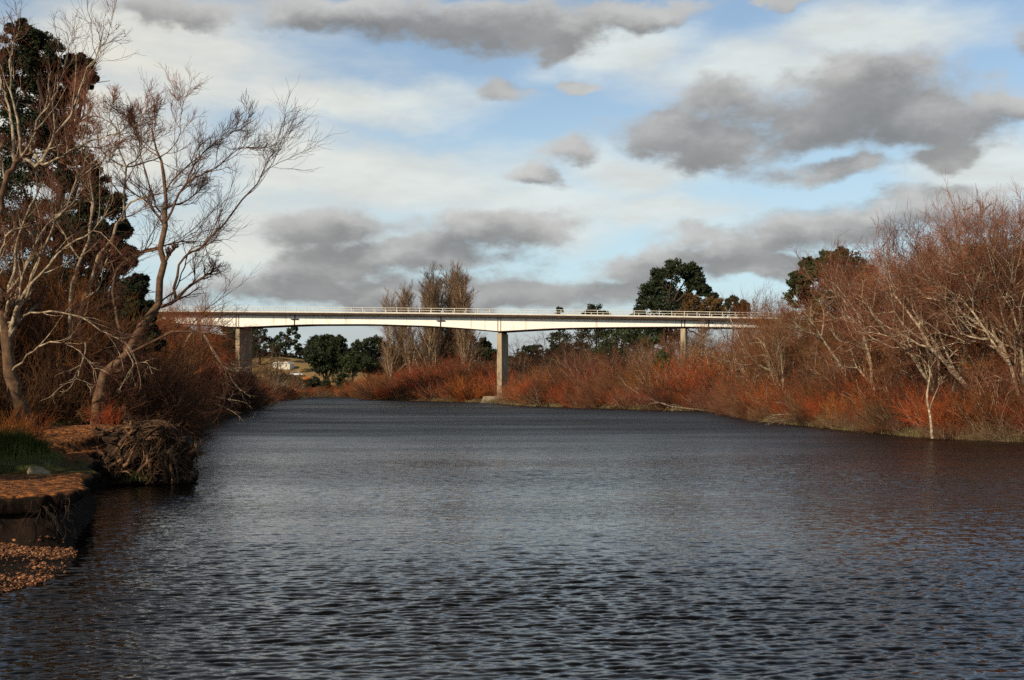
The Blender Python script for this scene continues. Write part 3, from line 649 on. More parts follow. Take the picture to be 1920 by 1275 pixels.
gtree('macrocarpa_tree', 1560, 150, [(1575,480,18),(1548,492,24),(1520,500,20),(1600,500,28),(1500,525,22),(1540,530,40),(1590,535,40),(1625,520,24),(1500,560,30),(1560,575,45),(1620,570,36),(1520,600,36),(1580,620,40),(1640,610,36)],
      'rounded dark green cypress tree rising behind the right hand willows', 222, M_leafg, 3, puff=.30, npuff=44, per=48, size=.24, trunk_r=.5)
gtree('macrocarpa_tree', 1842, 150, [(1838,482,26),(1815,500,24),(1865,500,26),(1840,520,40),(1800,540,30),(1880,540,34),(1840,570,45)],
      'rusty green rounded tree seen through the tallest right willow', 223, M_leafr, 3, puff=.32, npuff=36, per=46, size=.24, trunk_r=.5)
gtree('macrocarpa_tree', 1925, 140, [(1925,478,26),(1910,500,30),(1940,520,40),(1915,550,40)],
      'dark rounded tree at the extreme right behind the willows', 224, M_leafd, 3, puff=.32, npuff=30, per=46, size=.24, trunk_r=.4)
for i, (px, Y_, L, lab) in enumerate([
    (1530, 128, [(1535,640,36),(1500,655,30),(1570,650,30),(1530,680,34)], 'dark olive bush deep in the thicket below the cypress tree')]):
    gtree('evergreen_bush', px, Y_, L, lab, 230 + i, M_leafg, 2, puff=.34, npuff=24, per=50, size=.2, trunk_r=.2, cat='bush')
gtree('cypress_tree', 612, 380, [(612,642,22),(590,652,18),(634,650,18),(600,668,26),(628,668,26),(612,656,24),(582,668,14),(645,664,14),(600,684,20),(624,686,20),(612,640,14),(590,640,12),(636,640,12)],
      'big round dark cypress on the slope right of the white house', 241, M_leafd, 3, puff=.36, npuff=34, per=56, size=.42, trunk_r=.6)
gtree('eucalyptus', 535, 445, [(530,632,12),(545,622,9),(520,642,12),(548,640,10),(535,650,12),(557,632,6),(552,616,7),(518,655,12),(560,650,8),(505,650,12),(570,660,8)], 'open crowned gum tree standing over the white house', 242, M_leafd, 5, puff=.36, npuff=14, per=40, size=.42, trunk_r=.5)
gtree('eucalyptus', 521, 405, [(519,655,8),(526,648,7),(513,650,7),(522,664,6)], 'small gum tree standing directly in front of the white house', 249, M_leafd, 2, puff=.36, npuff=14, per=36, size=.34, trunk_r=.3)
gtree('eucalyptus', 487, 420, [(490,626,12),(475,640,14),(500,640,14),(484,655,14)], 'open gum tree seen right beside the left bridge pier', 243, M_leafd, 5, puff=.36, npuff=14, per=40, size=.42, trunk_r=.5)
gtree('eucalyptus', 690, 400, [(672,648,12),(688,642,13),(706,642,14),(722,650,13),(735,658,10),(680,665,18),(705,665,20),(728,670,16),(662,662,12),(650,668,14),(670,684,16),(695,688,18),(720,690,18),(742,672,14)], 'wide gum tree left of the poplars under the bridge', 244, M_leafd, 5, puff=.36, npuff=24, per=46, size=.40, trunk_r=.6)
gtree('eucalyptus', 660, 370, [(650,676,14),(664,670,14),(676,682,14),(655,690,12),(668,694,12)], 'olive brown tree at the foot of the slope right of the cypress', 245, M_leafg, 3, puff=.36, npuff=22, per=46, size=.32, trunk_r=.4)
gtree('evergreen_tree', 905, 330, [(905,640,8),(899,650,9),(914,648,8),(905,662,12),(890,664,12),(920,664,10)], 'small dark tree left of the centre pier beneath the deck', 246, M_leafd, 3, puff=.36, npuff=20, per=46, size=.36, trunk_r=.4)
gtree('evergreen_tree', 865, 312, [(865,622,16),(850,640,16),(878,640,14),(862,660,18),(840,655,12)], 'dark evergreen showing between the poplar trunks', 247, M_leafd, 3, puff=.36, npuff=22, per=46, size=.36, trunk_r=.4)
gtree('evergreen_bush', 632, 362, [(632,718,16),(610,722,14),(655,724,16),(645,708,12),(590,716,12)], 'dark bush at the river bend below the straw slope', 248, M_leafd, 2, puff=.36, npuff=20, per=46, size=.3, trunk_r=.2, cat='bush')
# distant trees closing the horizon
rs = np.random.RandomState(77)
far_proto = []
for i in range(3):
    L = [(rs.uniform(-5, 5), rs.uniform(-3, 3), rs.uniform(5, 11), rs.uniform(2.4, 3.8)) for _ in range(8)] + [(0, 0, 4, 4), (3, 0, 3, 3), (-3, 0, 3, 3)]
    t_ = leafy('distant_tree', L, (0, 0, 0), 300 + i, M_leafd, puff=.36, npuff=16, per=26, size=.6, trunk_r=.4); t_['h'] = 14.0; far_proto.append(t_)
for i, (px, Y_, L, lab) in enumerate([(500, 440, [(495,665,12),(508,668,12),(482,668,14),(470,660,14)], 'dark tree clump left of the white house'),
    (572, 450, [(566,658,9),(576,662,9),(586,668,10),(560,664,8)], 'dark tree clump just behind the white house on its right'),
    (560, 330, [(545,712,9),(560,716,10),(575,718,10),(590,720,10),(530,708,9)], 'dark green bush on the slope below the white house')]):
    gtree('evergreen_tree', px, Y_, L, lab, 260 + i, M_leafd, 3, puff=.36, npuff=22, per=46, size=.34, trunk_r=.3)
G12 = ('distant dark gum tree in the tree line along the horizon', 'tree', 'tree line along the horizon')
for i in range(78):
    px = -60 + i * 27 + rs.uniform(-8, 8); Y_ = rs.uniform(500, 620) if 470 < px < 760 else rs.uniform(400, 560)
    place(far_proto[i % 3], at(px, Y_), Y_, rs.uniform(11, 17) if px < 1500 else rs.uniform(14, 20), *G12, sxy=1.5)

# ------------------------------------------------------------------ house on the slope
def gable(mb, x0, x1, y0, y1, z0, z1, zr):
    mb.box(x0, x1, y0, y1, z0, z1); ym = (y0 + y1) / 2
M_wall = mat('white_boards', [(.3, (.60,.58,.50)), (.7, (.78,.76,.68))], 1, stretch=(1, 1, 8)); M_roof = mat('pale_metal_roof', [(.3, (.50,.48,.43)), (.7, (.66,.64,.58))], 1, rough=.5)
M_glass = mat('dark_glass', [(.3, (.02,.025,.03)), (.7, (.04,.045,.05))], 2, rough=.1, spec=.6)
hx, hy = at(534, 418), 418.0; hz = gz(hx, hy)
house = tag(empty('house', (hx, hy, hz), R(-14), .52), 'low white weatherboard house with pale gabled roof on the straw slope', 'house')
mb = MB(); mb.box(-7, 2, -3, 3, -1, 2.7); mb.box(.5, 5.6, -4.6, 2.5, -1, 2.9); mb.poly([(.5,-4.6,2.9),(5.6,-4.6,2.9),(3.05,-4.6,4.1)], [[0,1,2]]); mb.build('wall', M_wall, house)
mb = MB(); mb.poly([(-7.5,-3.5,2.6),(.45,-3.5,2.6),(.45,3.5,2.6),(-7.5,3.5,2.6),(-7.5,0,4.0),(.45,0,4.0)], [[0,1,5,4],[2,3,4,5],[0,4,3],[1,2,5],[0,3,2,1]])
mb.poly([(.2,-5.1,2.75),(5.9,-5.1,2.75),(5.9,3,2.75),(.2,3,2.75),(3.05,-5.1,4.3),(3.05,3,4.3)], [[0,4,5,3],[1,2,5,4],[0,1,4],[2,3,5]])
rf = mb.build('roof', M_roof, house)
mb = MB(); mb.box(-4.4, -3.8, -.3, .3, 3.7, 4.7); mb.build('chimney', M_conc, rf)
for wx, wy in ((-5.2, -3.06), (-2.0, -3.06), (3.05, -4.66)):
    mb = MB(); mb.box(wx - .5, wx + .5, wy, wy + .05, 1.1, 2.1); wn = mb.build('window', M_glass, house)
    mb = MB(); mb.box(wx - .7, wx + .7, wy - .03, wy + .04, .88, .97); mb.build('sill', M_wall, wn)
M_car = mat('white_car_paint', [(.3, (.7,.7,.7)), (.7, (.8,.8,.8))], 1, rough=.3); M_tyre = mat('rubber', [(.3, (.02,.02,.02)), (.7, (.03,.03,.03))], 4)
cx_, cy_ = at(556, 408), 408.0
car = tag(empty('parked_car', (cx_, cy_, gz(cx_, cy_) + .05), R(8)), 'small white car parked beside the white house', 'car')
prof = [(-2.1,.35),(2.1,.35),(2.15,.75),(1.2,.95),(.6,1.42),(-1.2,1.45),(-1.9,1.0),(-2.15,.8)]
mb = MB(); n_ = len(prof); mb.poly([(x, -.82, z) for x, z in prof] + [(x, .82, z) for x, z in prof], [list(range(n_)), list(range(2 * n_ - 1, n_ - 1, -1))] + [[i, i + n_, (i + 1) % n_ + n_, (i + 1) % n_] for i in range(n_)])
mb.build('body', M_car, car)
mb = MB(); mb.poly([(1.0,-.83,1.0),(.5,-.83,1.36),(-1.1,-.83,1.38),(-1.6,-.83,1.02)], [[0,1,2,3]]); mb.build('side_window', M_glass, car)
for wx in (-1.3, 1.3):
    for wy in (-.85, .65):
        a = [(math.cos(k * .5236) * .33, math.sin(k * .5236) * .33) for k in range(12)]
        mb = MB(); mb.poly([(wx + p, wy, .33 + q) for p, q in a] + [(wx + p, wy + .2, .33 + q) for p, q in a], [list(range(12)), list(range(23, 11, -1))] + [[i, i + 12, (i + 1) % 12 + 12, (i + 1) % 12] for i in range(12)]); mb.build('wheel', M_tyre, car)
M_or = mat('orange_paint', [(.3, (.34,.10,.03)), (.7, (.44,.14,.04))], 1)
ox, oy = at(575, 404), 404.0
sk = tag(empty('skip_bin', (ox, oy, gz(ox, oy)), R(4), .75), 'small orange bin standing in the grass right of the white car', 'bin')
mb = MB(); mb.hexa([(-1.1,-.8,.1),(1.1,-.8,.1),(1.1,.8,.1),(-1.1,.8,.1),(-1.8,-.9,1.35),(1.8,-.9,1.35),(1.8,.9,1.35),(-1.8,.9,1.35)]); mb.build('body', M_or, sk)
mb = MB()
for q in (-.9, 0, .9): mb.box(q - .06, q + .06, -1.0, -.9, .3, 1.3)
mb.build('ribs', M_or, sk)

# ------------------------------------------------------------------ left bank: traced trees
def resample(p, K):
    p = np.asarray(p, float); n = len(p); q = np.vstack([2 * p[0] - p[1], p, 2 * p[-1] - p[-2]]); out = []
    for s in np.linspace(0, n - 1 - 1e-6, K):
        i = int(s); u = s - i; a, b, c, d = q[i], q[i + 1], q[i + 2], q[i + 3]
        out.append(.5 * (2 * b + (c - a) * u + (2 * a - 5 * b + 4 * c - d) * u * u + (3 * b - a - 3 * c + d) * u ** 3))
    return np.array(out)
def traced(name, Y, limbs, label, seed, mt_trunk, mt_twig, levels=((7, 6, 5)), rmin=.006, lens=(.42, .55, .6), up=.10, thin=.56, cat='tree', mt_limb=None):
    """limbs: (parent, [(px,py)...], r0, r1, drift)"""
    rs = np.random.RandomState(seed); built = []; K = 16
    for par, pts, r0, r1, dr in limbs:
        pts = [np.array(q, float) for q in pts]
        if par is None: y0 = Y
        else:
            W = built[par]; pp = np.stack([CX + W[:, 0] / W[:, 1] * F, HORIZ - (W[:, 2] - EYE) / W[:, 1] * F], 1)
            j = int(np.argmin(((pp - pts[0]) ** 2).sum(1))); y0 = W[j, 1]; pts[0] = pp[j]
        ww = []; yy = y0; prev = None
        for q in pts:
            if prev is not None: yy += dr * np.hypot(*(q - prev)) / F * Y
            ww.append((at(q[0], yy), yy, zat(q[1], yy))); prev = q
        W = resample(ww, K); L = np.linalg.norm(W[-1] - W[0]); W[1:] += rs.normal(0, L * .006, (K - 1, 3)); built.append(W)
    base = built[0][0].copy(); root = empty(name, tuple(base))
    big = [i for i, l in enumerate(limbs) if l[0] is None]; sm = [i for i in range(len(limbs)) if i not in big]
    A = np.array(built) - base; RR = np.array([np.linspace(l[2] * thin, l[3] * thin, K) * (1 + .07 * rs.normal(0, 1, K)) for l in limbs])
    kid(root, link('trunk', tubes('trunk', [(A[big], RR[big], 10)], mt_trunk)))
    src = A[sm] if sm else A; srr = RR[sm] if sm else RR
    P1, R1 = sprout(src, srr, levels[0], .25, 1, .55, .2, lens[0], lens[0] * .8, .6, 6, .2, up, rs, rmin * 2.0)
    if sm:
        Pt, Rt = sprout(A[big][:, -8:], RR[big][:, -8:], 5, .1, .95, .6, .2, .6, .5, .5, 7, .18, up, rs, rmin * 2.4)
        Pt = np.array([resample(q, K) for q in Pt]); Rt = np.array([np.interp(np.linspace(0, 1, K), np.linspace(0, 1, 7), q) for q in Rt])
        src = np.concatenate([src, Pt]); srr = np.concatenate([srr, Rt]); P1, R1 = sprout(src, srr, levels[0], .25, 1, .55, .2, lens[0], lens[0] * .8, .6, 6, .2, up, rs, rmin * 2.0)
    P1b, R1b = sprout(src[:, -6:], srr[:, -6:], 4, .3, 1, .45, .2, .6, .75, .75, 6, .2, up, rs, rmin * 1.8)
    P1 = np.concatenate([P1, P1b]); R1 = np.concatenate([R1, R1b])
    P2, R2 = sprout(P1, R1, levels[1], .2, 1, .55, .2, lens[1], lens[1] * .8, .65, 5, .2, up, rs, rmin * 1.3)
    P3, R3 = sprout(P2, R2, levels[2], .15, 1, .5, .2, lens[2], lens[2] * .8, .7, 4, .18, up, rs, rmin)
    kid(root, link('branches', tubes('branches', ([(src, srr, 7)] if sm else []) + [(P1, R1, 4)], mt_limb or mt_trunk)))
    kid(root, link('twigs', tubes('twigs', [(P2, R2, 3), (P3, R3, 3)], mt_twig)))
    return tag(root, label, cat)
traced('leaning_willow', 44, [
    (None, [(178,812),(186,740),(205,690),(250,647),(287,584),(296,532),(305,492),(303,466),(310,420),(316,393),(310,359),(310,310),(296,283),(283,237)], .34, .05, .02),
    (0, [(305,492),(318,476),(329,463)], .13, .09, -.2),
    (0, [(285,590),(305,575),(329,561),(362,532),(385,517),(400,508)], .14, .05, -.25),
    (2, [(325,562),(331,532),(336,495),(352,478),(372,466),(405,436),(455,372),(487,333),(496,313),(514,292),(528,268)], .10, .015, .1),
    (0, [(250,647),(222,600),(211,541),(224,499),(250,476),(290,463),(330,455),(352,451)], .12, .03, .3),
    (0, [(303,440),(316,405),(349,343),(382,326),(412,310),(441,283),(478,277)], .09, .015, -.2),
    (5, [(349,343),(362,313),(395,273),(430,252),(461,227)], .06, .012, .2),
    (0, [(304,470),(262,476),(240,492)], .08, .03, .3),
    (0, [(300,560),(330,540),(345,500),(356,470),(385,460),(392,486)], .06, .02, .4),
    (0, [(310,410),(290,380),(275,330),(262,280),(255,230)], .07, .015, .3),
    (0, [(255,645),(320,625),(365,622),(398,650),(420,690),(432,730)], .10, .02, -.3),
    ], 'leaning brown willow with a long limb reaching over the river', 401, M_grey, M_tdark, (8, 7, 5), lens=(.36, .55, .6), rmin=.005)
traced('bare_willow', 48, [
    (None, [(150,800),(140,720),(146,640),(150,580),(165,532),(198,466),(224,420),(231,395),(237,313),(222,262),(214,220)], .22, .03, .05),
    (None, [(140,805),(128,700),(128,600),(138,525),(158,466),(172,420),(180,380),(171,313),(158,283),(150,230)], .18, .03, -.1),
    (0, [(226,415),(244,379),(290,366),(330,352),(359,346)], .08, .015, -.3),
    (0, [(236,340),(210,300),(185,272),(180,230)], .06, .012, .2),
    (0, [(237,330),(262,290),(265,240),(275,200)], .06, .012, .2),
    (0, [(237,320),(285,300),(330,270),(340,215),(345,185)], .06, .012, .4),
    (0, [(222,262),(205,220),(215,180)], .04, .012, .2),
    (1, [(150,480),(120,440),(100,400),(95,350)], .07, .015, .2),
    (0, [(150,580),(185,540),(196,500),(205,470)], .08, .02, -.3),
    ], 'many stemmed bare willow standing between the pale tree and the leaning one', 402, M_pale, M_tbrown, (9, 7, 5), lens=(.36, .55, .6), rmin=.005)
traced('pale_willow', 42, [
    (None, [(62,812),(34,755),(20,700),(12,640),(5,590),(2,540)], .36, .20, 0),
    (None, [(-60,700),(-40,560),(-14,440),(0,380),(16,330),(36,300),(60,282)], .17, .10, 0),
    (1, [(36,300),(75,306),(102,254),(138,204),(155,148),(184,99),(205,62)], .09, .012, -.15),
    (1, [(36,300),(56,290),(72,227),(95,190),(112,158),(130,90)], .07, .012, .15),
    (1, [(34,300),(24,240),(14,190),(0,150),(-10,90)], .08, .02, .2),
    (1, [(38,295),(33,230),(22,160),(22,110),(30,70)], .07, .012, -.2),
    (1, [(60,285),(80,308),(122,290),(158,270),(204,254),(240,249)], .07, .015, -.3),
    (0, [(10,600),(40,520),(70,450),(100,410),(120,390)], .10, .02, .3),
    (0, [(14,650),(30,600),(35,560),(50,500),(75,470)], .10, .02, -.3),
    (0, [(14,660),(0,600),(-10,520),(10,450),(30,420)], .10, .02, -.2),
    (0, [(6,640),(40,560),(72,490),(108,410),(150,335),(165,290)], .10, .012, -.35),
    (0, [(4,600),(22,520),(34,440),(70,360),(88,300)], .09, .012, .15),
    (0, [(8,620),(60,540),(120,470),(175,430),(205,380)], .08, .012, -.5),
    (0, [(16,700),(60,660),(100,640),(150,660),(180,700)], .05, .010, -.5),
    (0, [(10,600),(70,585),(140,592),(190,618),(240,645)], .05, .012, -.4),
    ], 'pale barked willow at the far left edge with a thick dark lower trunk', 403, M_grey, M_tbrown, mt_limb=M_pale, levels= (7, 6, 4), lens=(.36, .55, .6), rmin=.005, thin=.8)
traced('dark_willow', 47.5, [
    (None, [(165,812),(160,770),(152,720),(138,690),(130,650)], .30, .16, 0),
    (None, [(215,805),(205,765),(185,745),(168,720),(160,700)], .26, .16, .1),
    (1, [(200,760),(222,735),(228,700),(215,668),(190,650)], .20, .08, 0),
    (0, [(150,720),(165,700),(190,690),(215,665)], .12, .05, .2),
    (1, [(212,800),(240,770),(262,740),(300,720)], .14, .03, .3),
    ], 'black gnarled willow stumps low on the left bank behind the root mass', 404, M_dark, M_tdark, (6, 5, 4), lens=(.5, .5, .5))
# the tall evergreen behind
gtree('evergreen_tree', 90, 66, [(45,70,34),(85,105,44),(150,125,30),(25,130,50),(120,165,42),(70,190,60),(168,150,16),(10,240,70),(110,260,60),(40,340,80),(150,330,50),(185,380,44),(100,420,70),(20,450,80),(180,450,56),(226,480,36),(110,530,70),(200,545,55),(250,545,26),(30,560,80),(130,610,70),(225,600,46),(262,585,30),(240,480,22),(262,530,20),(190,480,50),(215,640,60),(140,680,70),(60,660,70),(270,640,34),(225,430,22)],
      'towering dark evergreen behind the bare willows on the left bank', 250, M_leafd, 2.5, puff=.26, npuff=46, per=210, size=.09, trunk_r=.5)
gtree('evergreen_tree', 300, 120, [(300,620,36),(262,600,30),(330,650,34),(250,640,40),(290,680,40)],
      'dark evergreen mass at the foot of the leaning willow', 251, M_leafd, 2, puff=.3, npuff=30, per=70, size=.2, trunk_r=.3)
LB = [(-12.6,48),(-14.8,56),(-18.8,72),(-23.6,92),(-28,120),(-32,153)]
LBi = [p for p in LB]
G13 = ('dark brown leafless shrub overhanging the left water edge', 'shrub', 'overhanging shrubs along the left bank')
for x, y in along(LBi, 2.2, 2.2, .5): place(inst(BRN[:2]), x, y, random.uniform(2.4, 3.6), *G13, sxy=.95)
for x, y in along(LBi, 2.6, 4.8, .8): place(inst(BRN[:2] + BRN[1:2]), x, y, random.uniform(4.0, 5.4), *G13)
G14 = ('dull red brown tree packed in the dark thicket of the left bank', 'tree', 'trees packed in the left bank thicket')
for x, y in along(LBi, 3.6, 7.0, 1.5): place(inst([TAN[2], WIL[2]]), x, y, random.uniform(6.5, 8.0), *G14)
for x, y in along(LBi, 4.6, 12.0, 2): place(inst([TAN[2], WIL[2], WIL[0]]), x, y, random.uniform(8, 10), *G14)
for px, Y_, top, lab in [(322,98,566,'dull brown tree hiding the left end of the bridge'),(366,118,582,'small dark tree beside the start of the bridge railing'),(345,112,572,'reddish bare tree in front of the left end of the bridge deck'),(385,122,600,'brown bare tree before the first bridge bay on the left'),
                         (425,132,622,'low brown tree just left of the left bridge pier'),(455,142,672,'small brown tree before the foot of the left pier')]:
    pplace(TAN[2] if px != 345 else TAN[2], px, Y_, top, lab)
for px, Y_, top, lab in [(312,92,545,'tall brown willow screening the start of the bridge beside the leaning willow'),(338,104,552,'second willow screening the start of the bridge, nearer the river'),(362,112,566,'low reddish willow at the very start of the visible railing'),
                         (1452,122,556,'reddish willow covering the right end of the deck'),(1485,118,540,'dense reddish willow just right of where the deck ends'),(1510,126,560,'willow behind the dense reddish one right of the deck end')]:
    pplace(WIL[2], px, Y_, top, lab, 'tree', sxy=.85)
G15 = ('red twigged willow low down in front of the towering evergreen', 'tree', 'red twigged willows before the evergreen')
for px, Y_, top in [(30,54,430),(120,58,450),(60,50,540),(140,52,580),(215,58,585),(0,50,480)]:
    pplace([WIL[2], TAN[2], WIL[0], TAN[2]], px, Y_, top, *G15[:1], 'tree', G15[2], sxy=.75)
for x, y in [(-17.6,45.5),(-19,47),(-21,46),(-16,48.5),(-18.2,51),(-20.5,50.5)]: place(inst(BRN[:2]), x, y, random.uniform(3, 4.4), 'brown shrub behind the trunks at the top of the left ledge', 'shrub', 'shrubs behind the left ledge')

# ------------------------------------------------------------------ root mass, driftwood, stones, grass
rs = np.random.RandomState(8); RY = 38.0
def wpt(px, py, y): return np.array([at(px, y), y, zat(py, y)])
root = tag(empty('upturned_root_mass', (at(290, RY), RY, 0)), 'upturned mass of gnarled orange brown roots hanging over the river', 'tree roots')
b0 = np.array(root.location)
def lump(L, seed, sub=4):
    import bmesh
    V = []; Fq = []; off = 0; r_ = np.random.RandomState(seed)
    for (c, rad) in L:
        bm = bmesh.new(); bmesh.ops.create_icosphere(bm, subdivisions=sub, radius=1); v = np.array([x.co[:] for x in bm.verts]); f = np.array([[q.index for q in x.verts] for x in bm.faces]); bm.free()
        k = 1 + .22 * vnoise(v[:, 0] * 3 + r_.rand() * 9, v[:, 1] * 3 + v[:, 2] * 2.3, 1.6, seed) ; v = v * k[:, None] * np.array(rad) + np.array(c)
        V.append(v); Fq.append(f + off); off += len(v)
    return np.concatenate(V), np.concatenate(Fq)
core = [((at(235,RY)-b0[0], .9, 1.25), (.9,.8,.45)), ((at(285,RY)-b0[0], .45, 1.35), (.6,.6,.40)), ((at(255,RY)-b0[0], .6, 1.0), (.75,.9,.62)), ((at(300,RY)-b0[0], .35, .95), (.62,.7,.60)), ((at(330,RY)-b0[0], .3, .6), (.42,.5,.55)), ((at(215,RY)-b0[0], .8, .62), (.8,.9,.5)), ((at(285,RY)-b0[0], .1, .4), (1.0,.55,.55)), ((at(260,RY)-b0[0], .3, .1), (1.3,.7,.5)), ((at(335,RY)-b0[0], .1, .95), (.45,.5,.5)), ((at(345,RY)-b0[0], .4, .2), (.3,.4,.22))]
core = [(c, r_) for c, r_ in core] + [((rs.uniform(-1.3, .9), rs.uniform(.05, .7), rs.uniform(0, 1.3)), tuple(rs.uniform(.10, .24, 3))) for _ in range(26)]
V, T = lump(core, 5); kid(root, link('root_ball', mesh_np('root_ball', V, None, T, mat=M_mud)))
RT = [[(165,900),(190,872),(225,845),(250,815),(280,800),(310,798),(332,808)], [(190,900),(225,880),(245,850),(262,820)], [(250,812),(242,790),(234,770)], [(262,800),(300,796),(330,812),(338,826)],
      [(240,905),(262,880),(272,852),(266,830)], [(262,905),(290,885),(300,850)], [(285,902),(280,870),(290,830),(300,812)], [(300,812),(322,816),(334,830)], [(275,835),(278,822),(300,822),(292,838)],
      [(330,905),(318,870),(322,840),(312,815)], [(355,895),(345,870),(330,850)], [(340,870),(360,850),(374,846),(376,852)], [(350,860),(362,840),(370,832)], [(160,905),(185,895),(222,870),(240,850)],
      [(205,905),(200,890),(205,880)], [(225,908),(228,895),(240,882)], [(310,905),(306,880),(312,860)], [(180,815),(220,812),(255,806),(290,804)], [(328,846),(336,862),(350,890)]]
A = []; AR = []
for k in range(4):
    for q in RT:
        yj = RY - .62 + rs.uniform(-.2, .4); jj = 0 if k == 0 else 9
        pts = [wpt(px + rs.normal(0, jj), py + rs.normal(0, jj * .8), yj + rs.normal(0, .08)) - b0 for px, py in q]
        c_ = resample(pts, 18); c_[1:-1] += np.cumsum(rs.normal(0, .028, (16, 3)), 0) * np.hanning(16)[:, None]
        A.append(c_); r = rs.uniform(.05, .11) if k == 0 else rs.uniform(.010, .045); AR.append(np.linspace(r, r * .25, 18) * (1 + .3 * rs.rand(18)))
A = np.array(A); AR = np.array(AR); A[:, :, 2] = np.maximum(A[:, :, 2], -.3)
P1, R1 = sprout(A, AR, 6, .1, 1, .9, .3, .34, .2, .5, 7, .5, -.18, rs, .005); P2, R2 = sprout(P1, R1, 3, .1, 1, .8, .3, .6, .4, .6, 4, .4, -.15, rs, .004)
kid(root, link('roots', tubes('roots', [(A, AR, 7), (P1, R1, 4)], M_root))); kid(root, link('rootlets', tubes('rootlets', [(P2, R2, 3)], M_root)))

def driftwood(name, Y, limbs, label, seed, mt_, lv=(4, 3), cat='branch'):
    rs = np.random.RandomState(seed); A = []; AR = []
    for pts, r0, r1 in limbs:
        W = resample([wpt(px, py, Y + dy) for px, py, dy in pts], 12); A.append(W); AR.append(np.linspace(r0, r1, 12))
    A = np.array(A); AR = np.array(AR); b = A[0, 0].copy(); o = empty(name, tuple(b)); A = A - b
    P1, R1 = sprout(A, AR, lv[0], .3, 1, .6, .2, .4, .3, .6, 6, .2, 0, rs, .012); P2, R2 = sprout(P1, R1, lv[1], .3, 1, .5, .2, .5, .4, .7, 4, .2, 0, rs, .008)
    kid(o, link('limb', tubes('limb', [(A, AR, 7)], mt_))); kid(o, link('twigs', tubes('twigs', [(P1, R1, 4), (P2, R2, 3)], mt_)))
    return tag(o, label, cat)
driftwood('fallen_branch', 99, [([(1560,788,0),(1520,780,-1),(1470,777,-2),(1432,783,-3)], .07, .02), ([(1520,780,-1),(1490,768,-1.5),(1462,752,-2)], .05, .015), ([(1500,779,-1),(1480,786,-2.2),(1452,790,-3)], .04, .015)],
          'pale fallen branch trailing over the water beside the red shrubs', 501, M_pale)
driftwood('fallen_branch', 150, [([(1310,768,0),(1270,764,-1),(1245,758,-1.5),(1230,752,-2)], .12, .03), ([(1285,766,0),(1262,758,-1),(1250,766,-1.8)], .06, .02)],
          'bleached log at the water line under the right pier', 502, M_pale)
driftwood('dead_stem', 67.5, [([(1748,822,0),(1744,780,0),(1738,745,.1),(1744,700,.3),(1740,684,.4)], .085, .03)], 'upright pale dead stem rising from the near right water edge', 503, M_pale, (2, 2), cat='dead stem')
driftwood('leaning_limb', 74, [([(1935,706,0),(1900,680,0),(1882,655,0),(1850,630,0),(1822,600,.5),(1800,560,1)], .10, .02), ([(1882,655,0),(1840,640,-1),(1810,610,-1.5),(1780,575,-2)], .06, .015)],
          'long pale limb slanting through the thicket at the right edge', 504, M_pale, (5, 4), cat='branch')
driftwood('leaning_limb', 92, [([(1580,690,0),(1545,640,0),(1520,600,-.5),(1495,570,-1)], .10, .03), ([(1545,640,0),(1520,625,-1),(1490,618,-1.5),(1470,612,-2)], .07, .02), ([(1540,632,0),(1545,590,.4),(1535,560,.8)], .06, .02)],
          'white forked limb in the thicket just below the bridge end', 505, M_pale, (5, 4), cat='branch')
driftwood('leaning_limb', 118, [([(1455,700,0),(1420,682,0),(1395,650,-.5),(1378,615,-1),(1365,590,-1)], .12, .03), ([(1420,682,0),(1390,684,-1),(1362,676,-1.5)], .08, .03)],
          'white forked limb in front of the right bridge pier thicket', 506, M_pale, (5, 4), cat='branch')
driftwood('arching_branch', 100, [([(345,650,0),(362,622,0),(385,630,-.5),(402,665,-1),(425,690,-1.4),(455,700,-2)], .11, .02), ([(425,690,-1.4),(440,720,-2),(470,745,-2.4)], .05, .015)],
          'pale arching branch drooping before the left bridge pier', 507, M_pale, (5, 4), cat='branch')
driftwood('bleached_branch', 95, [([(402,756,0),(425,766,-.4),(445,778,-1),(458,792,-1.2)], .05, .02), ([(395,742,0),(425,748,-.5),(450,752,-1)], .035, .015)], 'bleached branch low over the water left of the river', 508, M_pale, (3, 3), cat='branch')
driftwood('bleached_branch', 43, [([(160,640,0),(160,660,0),(150,690,-.1),(142,712,-.2),(112,722,-.3)], .03, .008), ([(142,710,-.2),(165,718,0),(175,730,0)], .015, .006)], 'thin crooked bleached branch hanging in front of the dark thicket', 509, M_pale, (4, 3), cat='branch')
driftwood('bleached_branch', 42.6, [([(236,655,0),(250,682,0),(240,700,-.1),(225,730,-.1)], .03, .008), ([(252,682,0),(275,680,0),(285,700,-.2)], .015, .006)], 'bleached forked branch hanging below the leaning willow', 510, M_pale, (4, 3), cat='branch')

# pebble beach
def pebbles(name, pts, sizes, mt_, seed):
    import bmesh
    r_ = np.random.RandomState(seed); bm = bmesh.new(); bmesh.ops.create_icosphere(bm, subdivisions=1, radius=1)
    v0 = np.array([x.co[:] for x in bm.verts]); f0 = np.array([[q.index for q in x.verts] for x in bm.faces]); bm.free(); n = len(pts)
    V = v0[None] * (1 + .18 * r_.normal(0, 1, (n, len(v0), 1))) * (sizes[:, None, None] * r_.uniform(.6, 1.3, (n, 1, 3)) * np.array([1, 1, .6])); a = r_.rand(n) * 6.283
    c_, s_ = np.cos(a)[:, None], np.sin(a)[:, None]; V = np.stack([V[..., 0] * c_ - V[..., 1] * s_, V[..., 0] * s_ + V[..., 1] * c_, V[..., 2]], -1) + pts[:, None]
    F_ = (f0[None] + (np.arange(n) * len(v0))[:, None, None]).reshape(-1, 3); return mesh_np(name, V.reshape(-1, 3), None, F_, smooth=False, mat=mt_)
rs = np.random.RandomState(12)
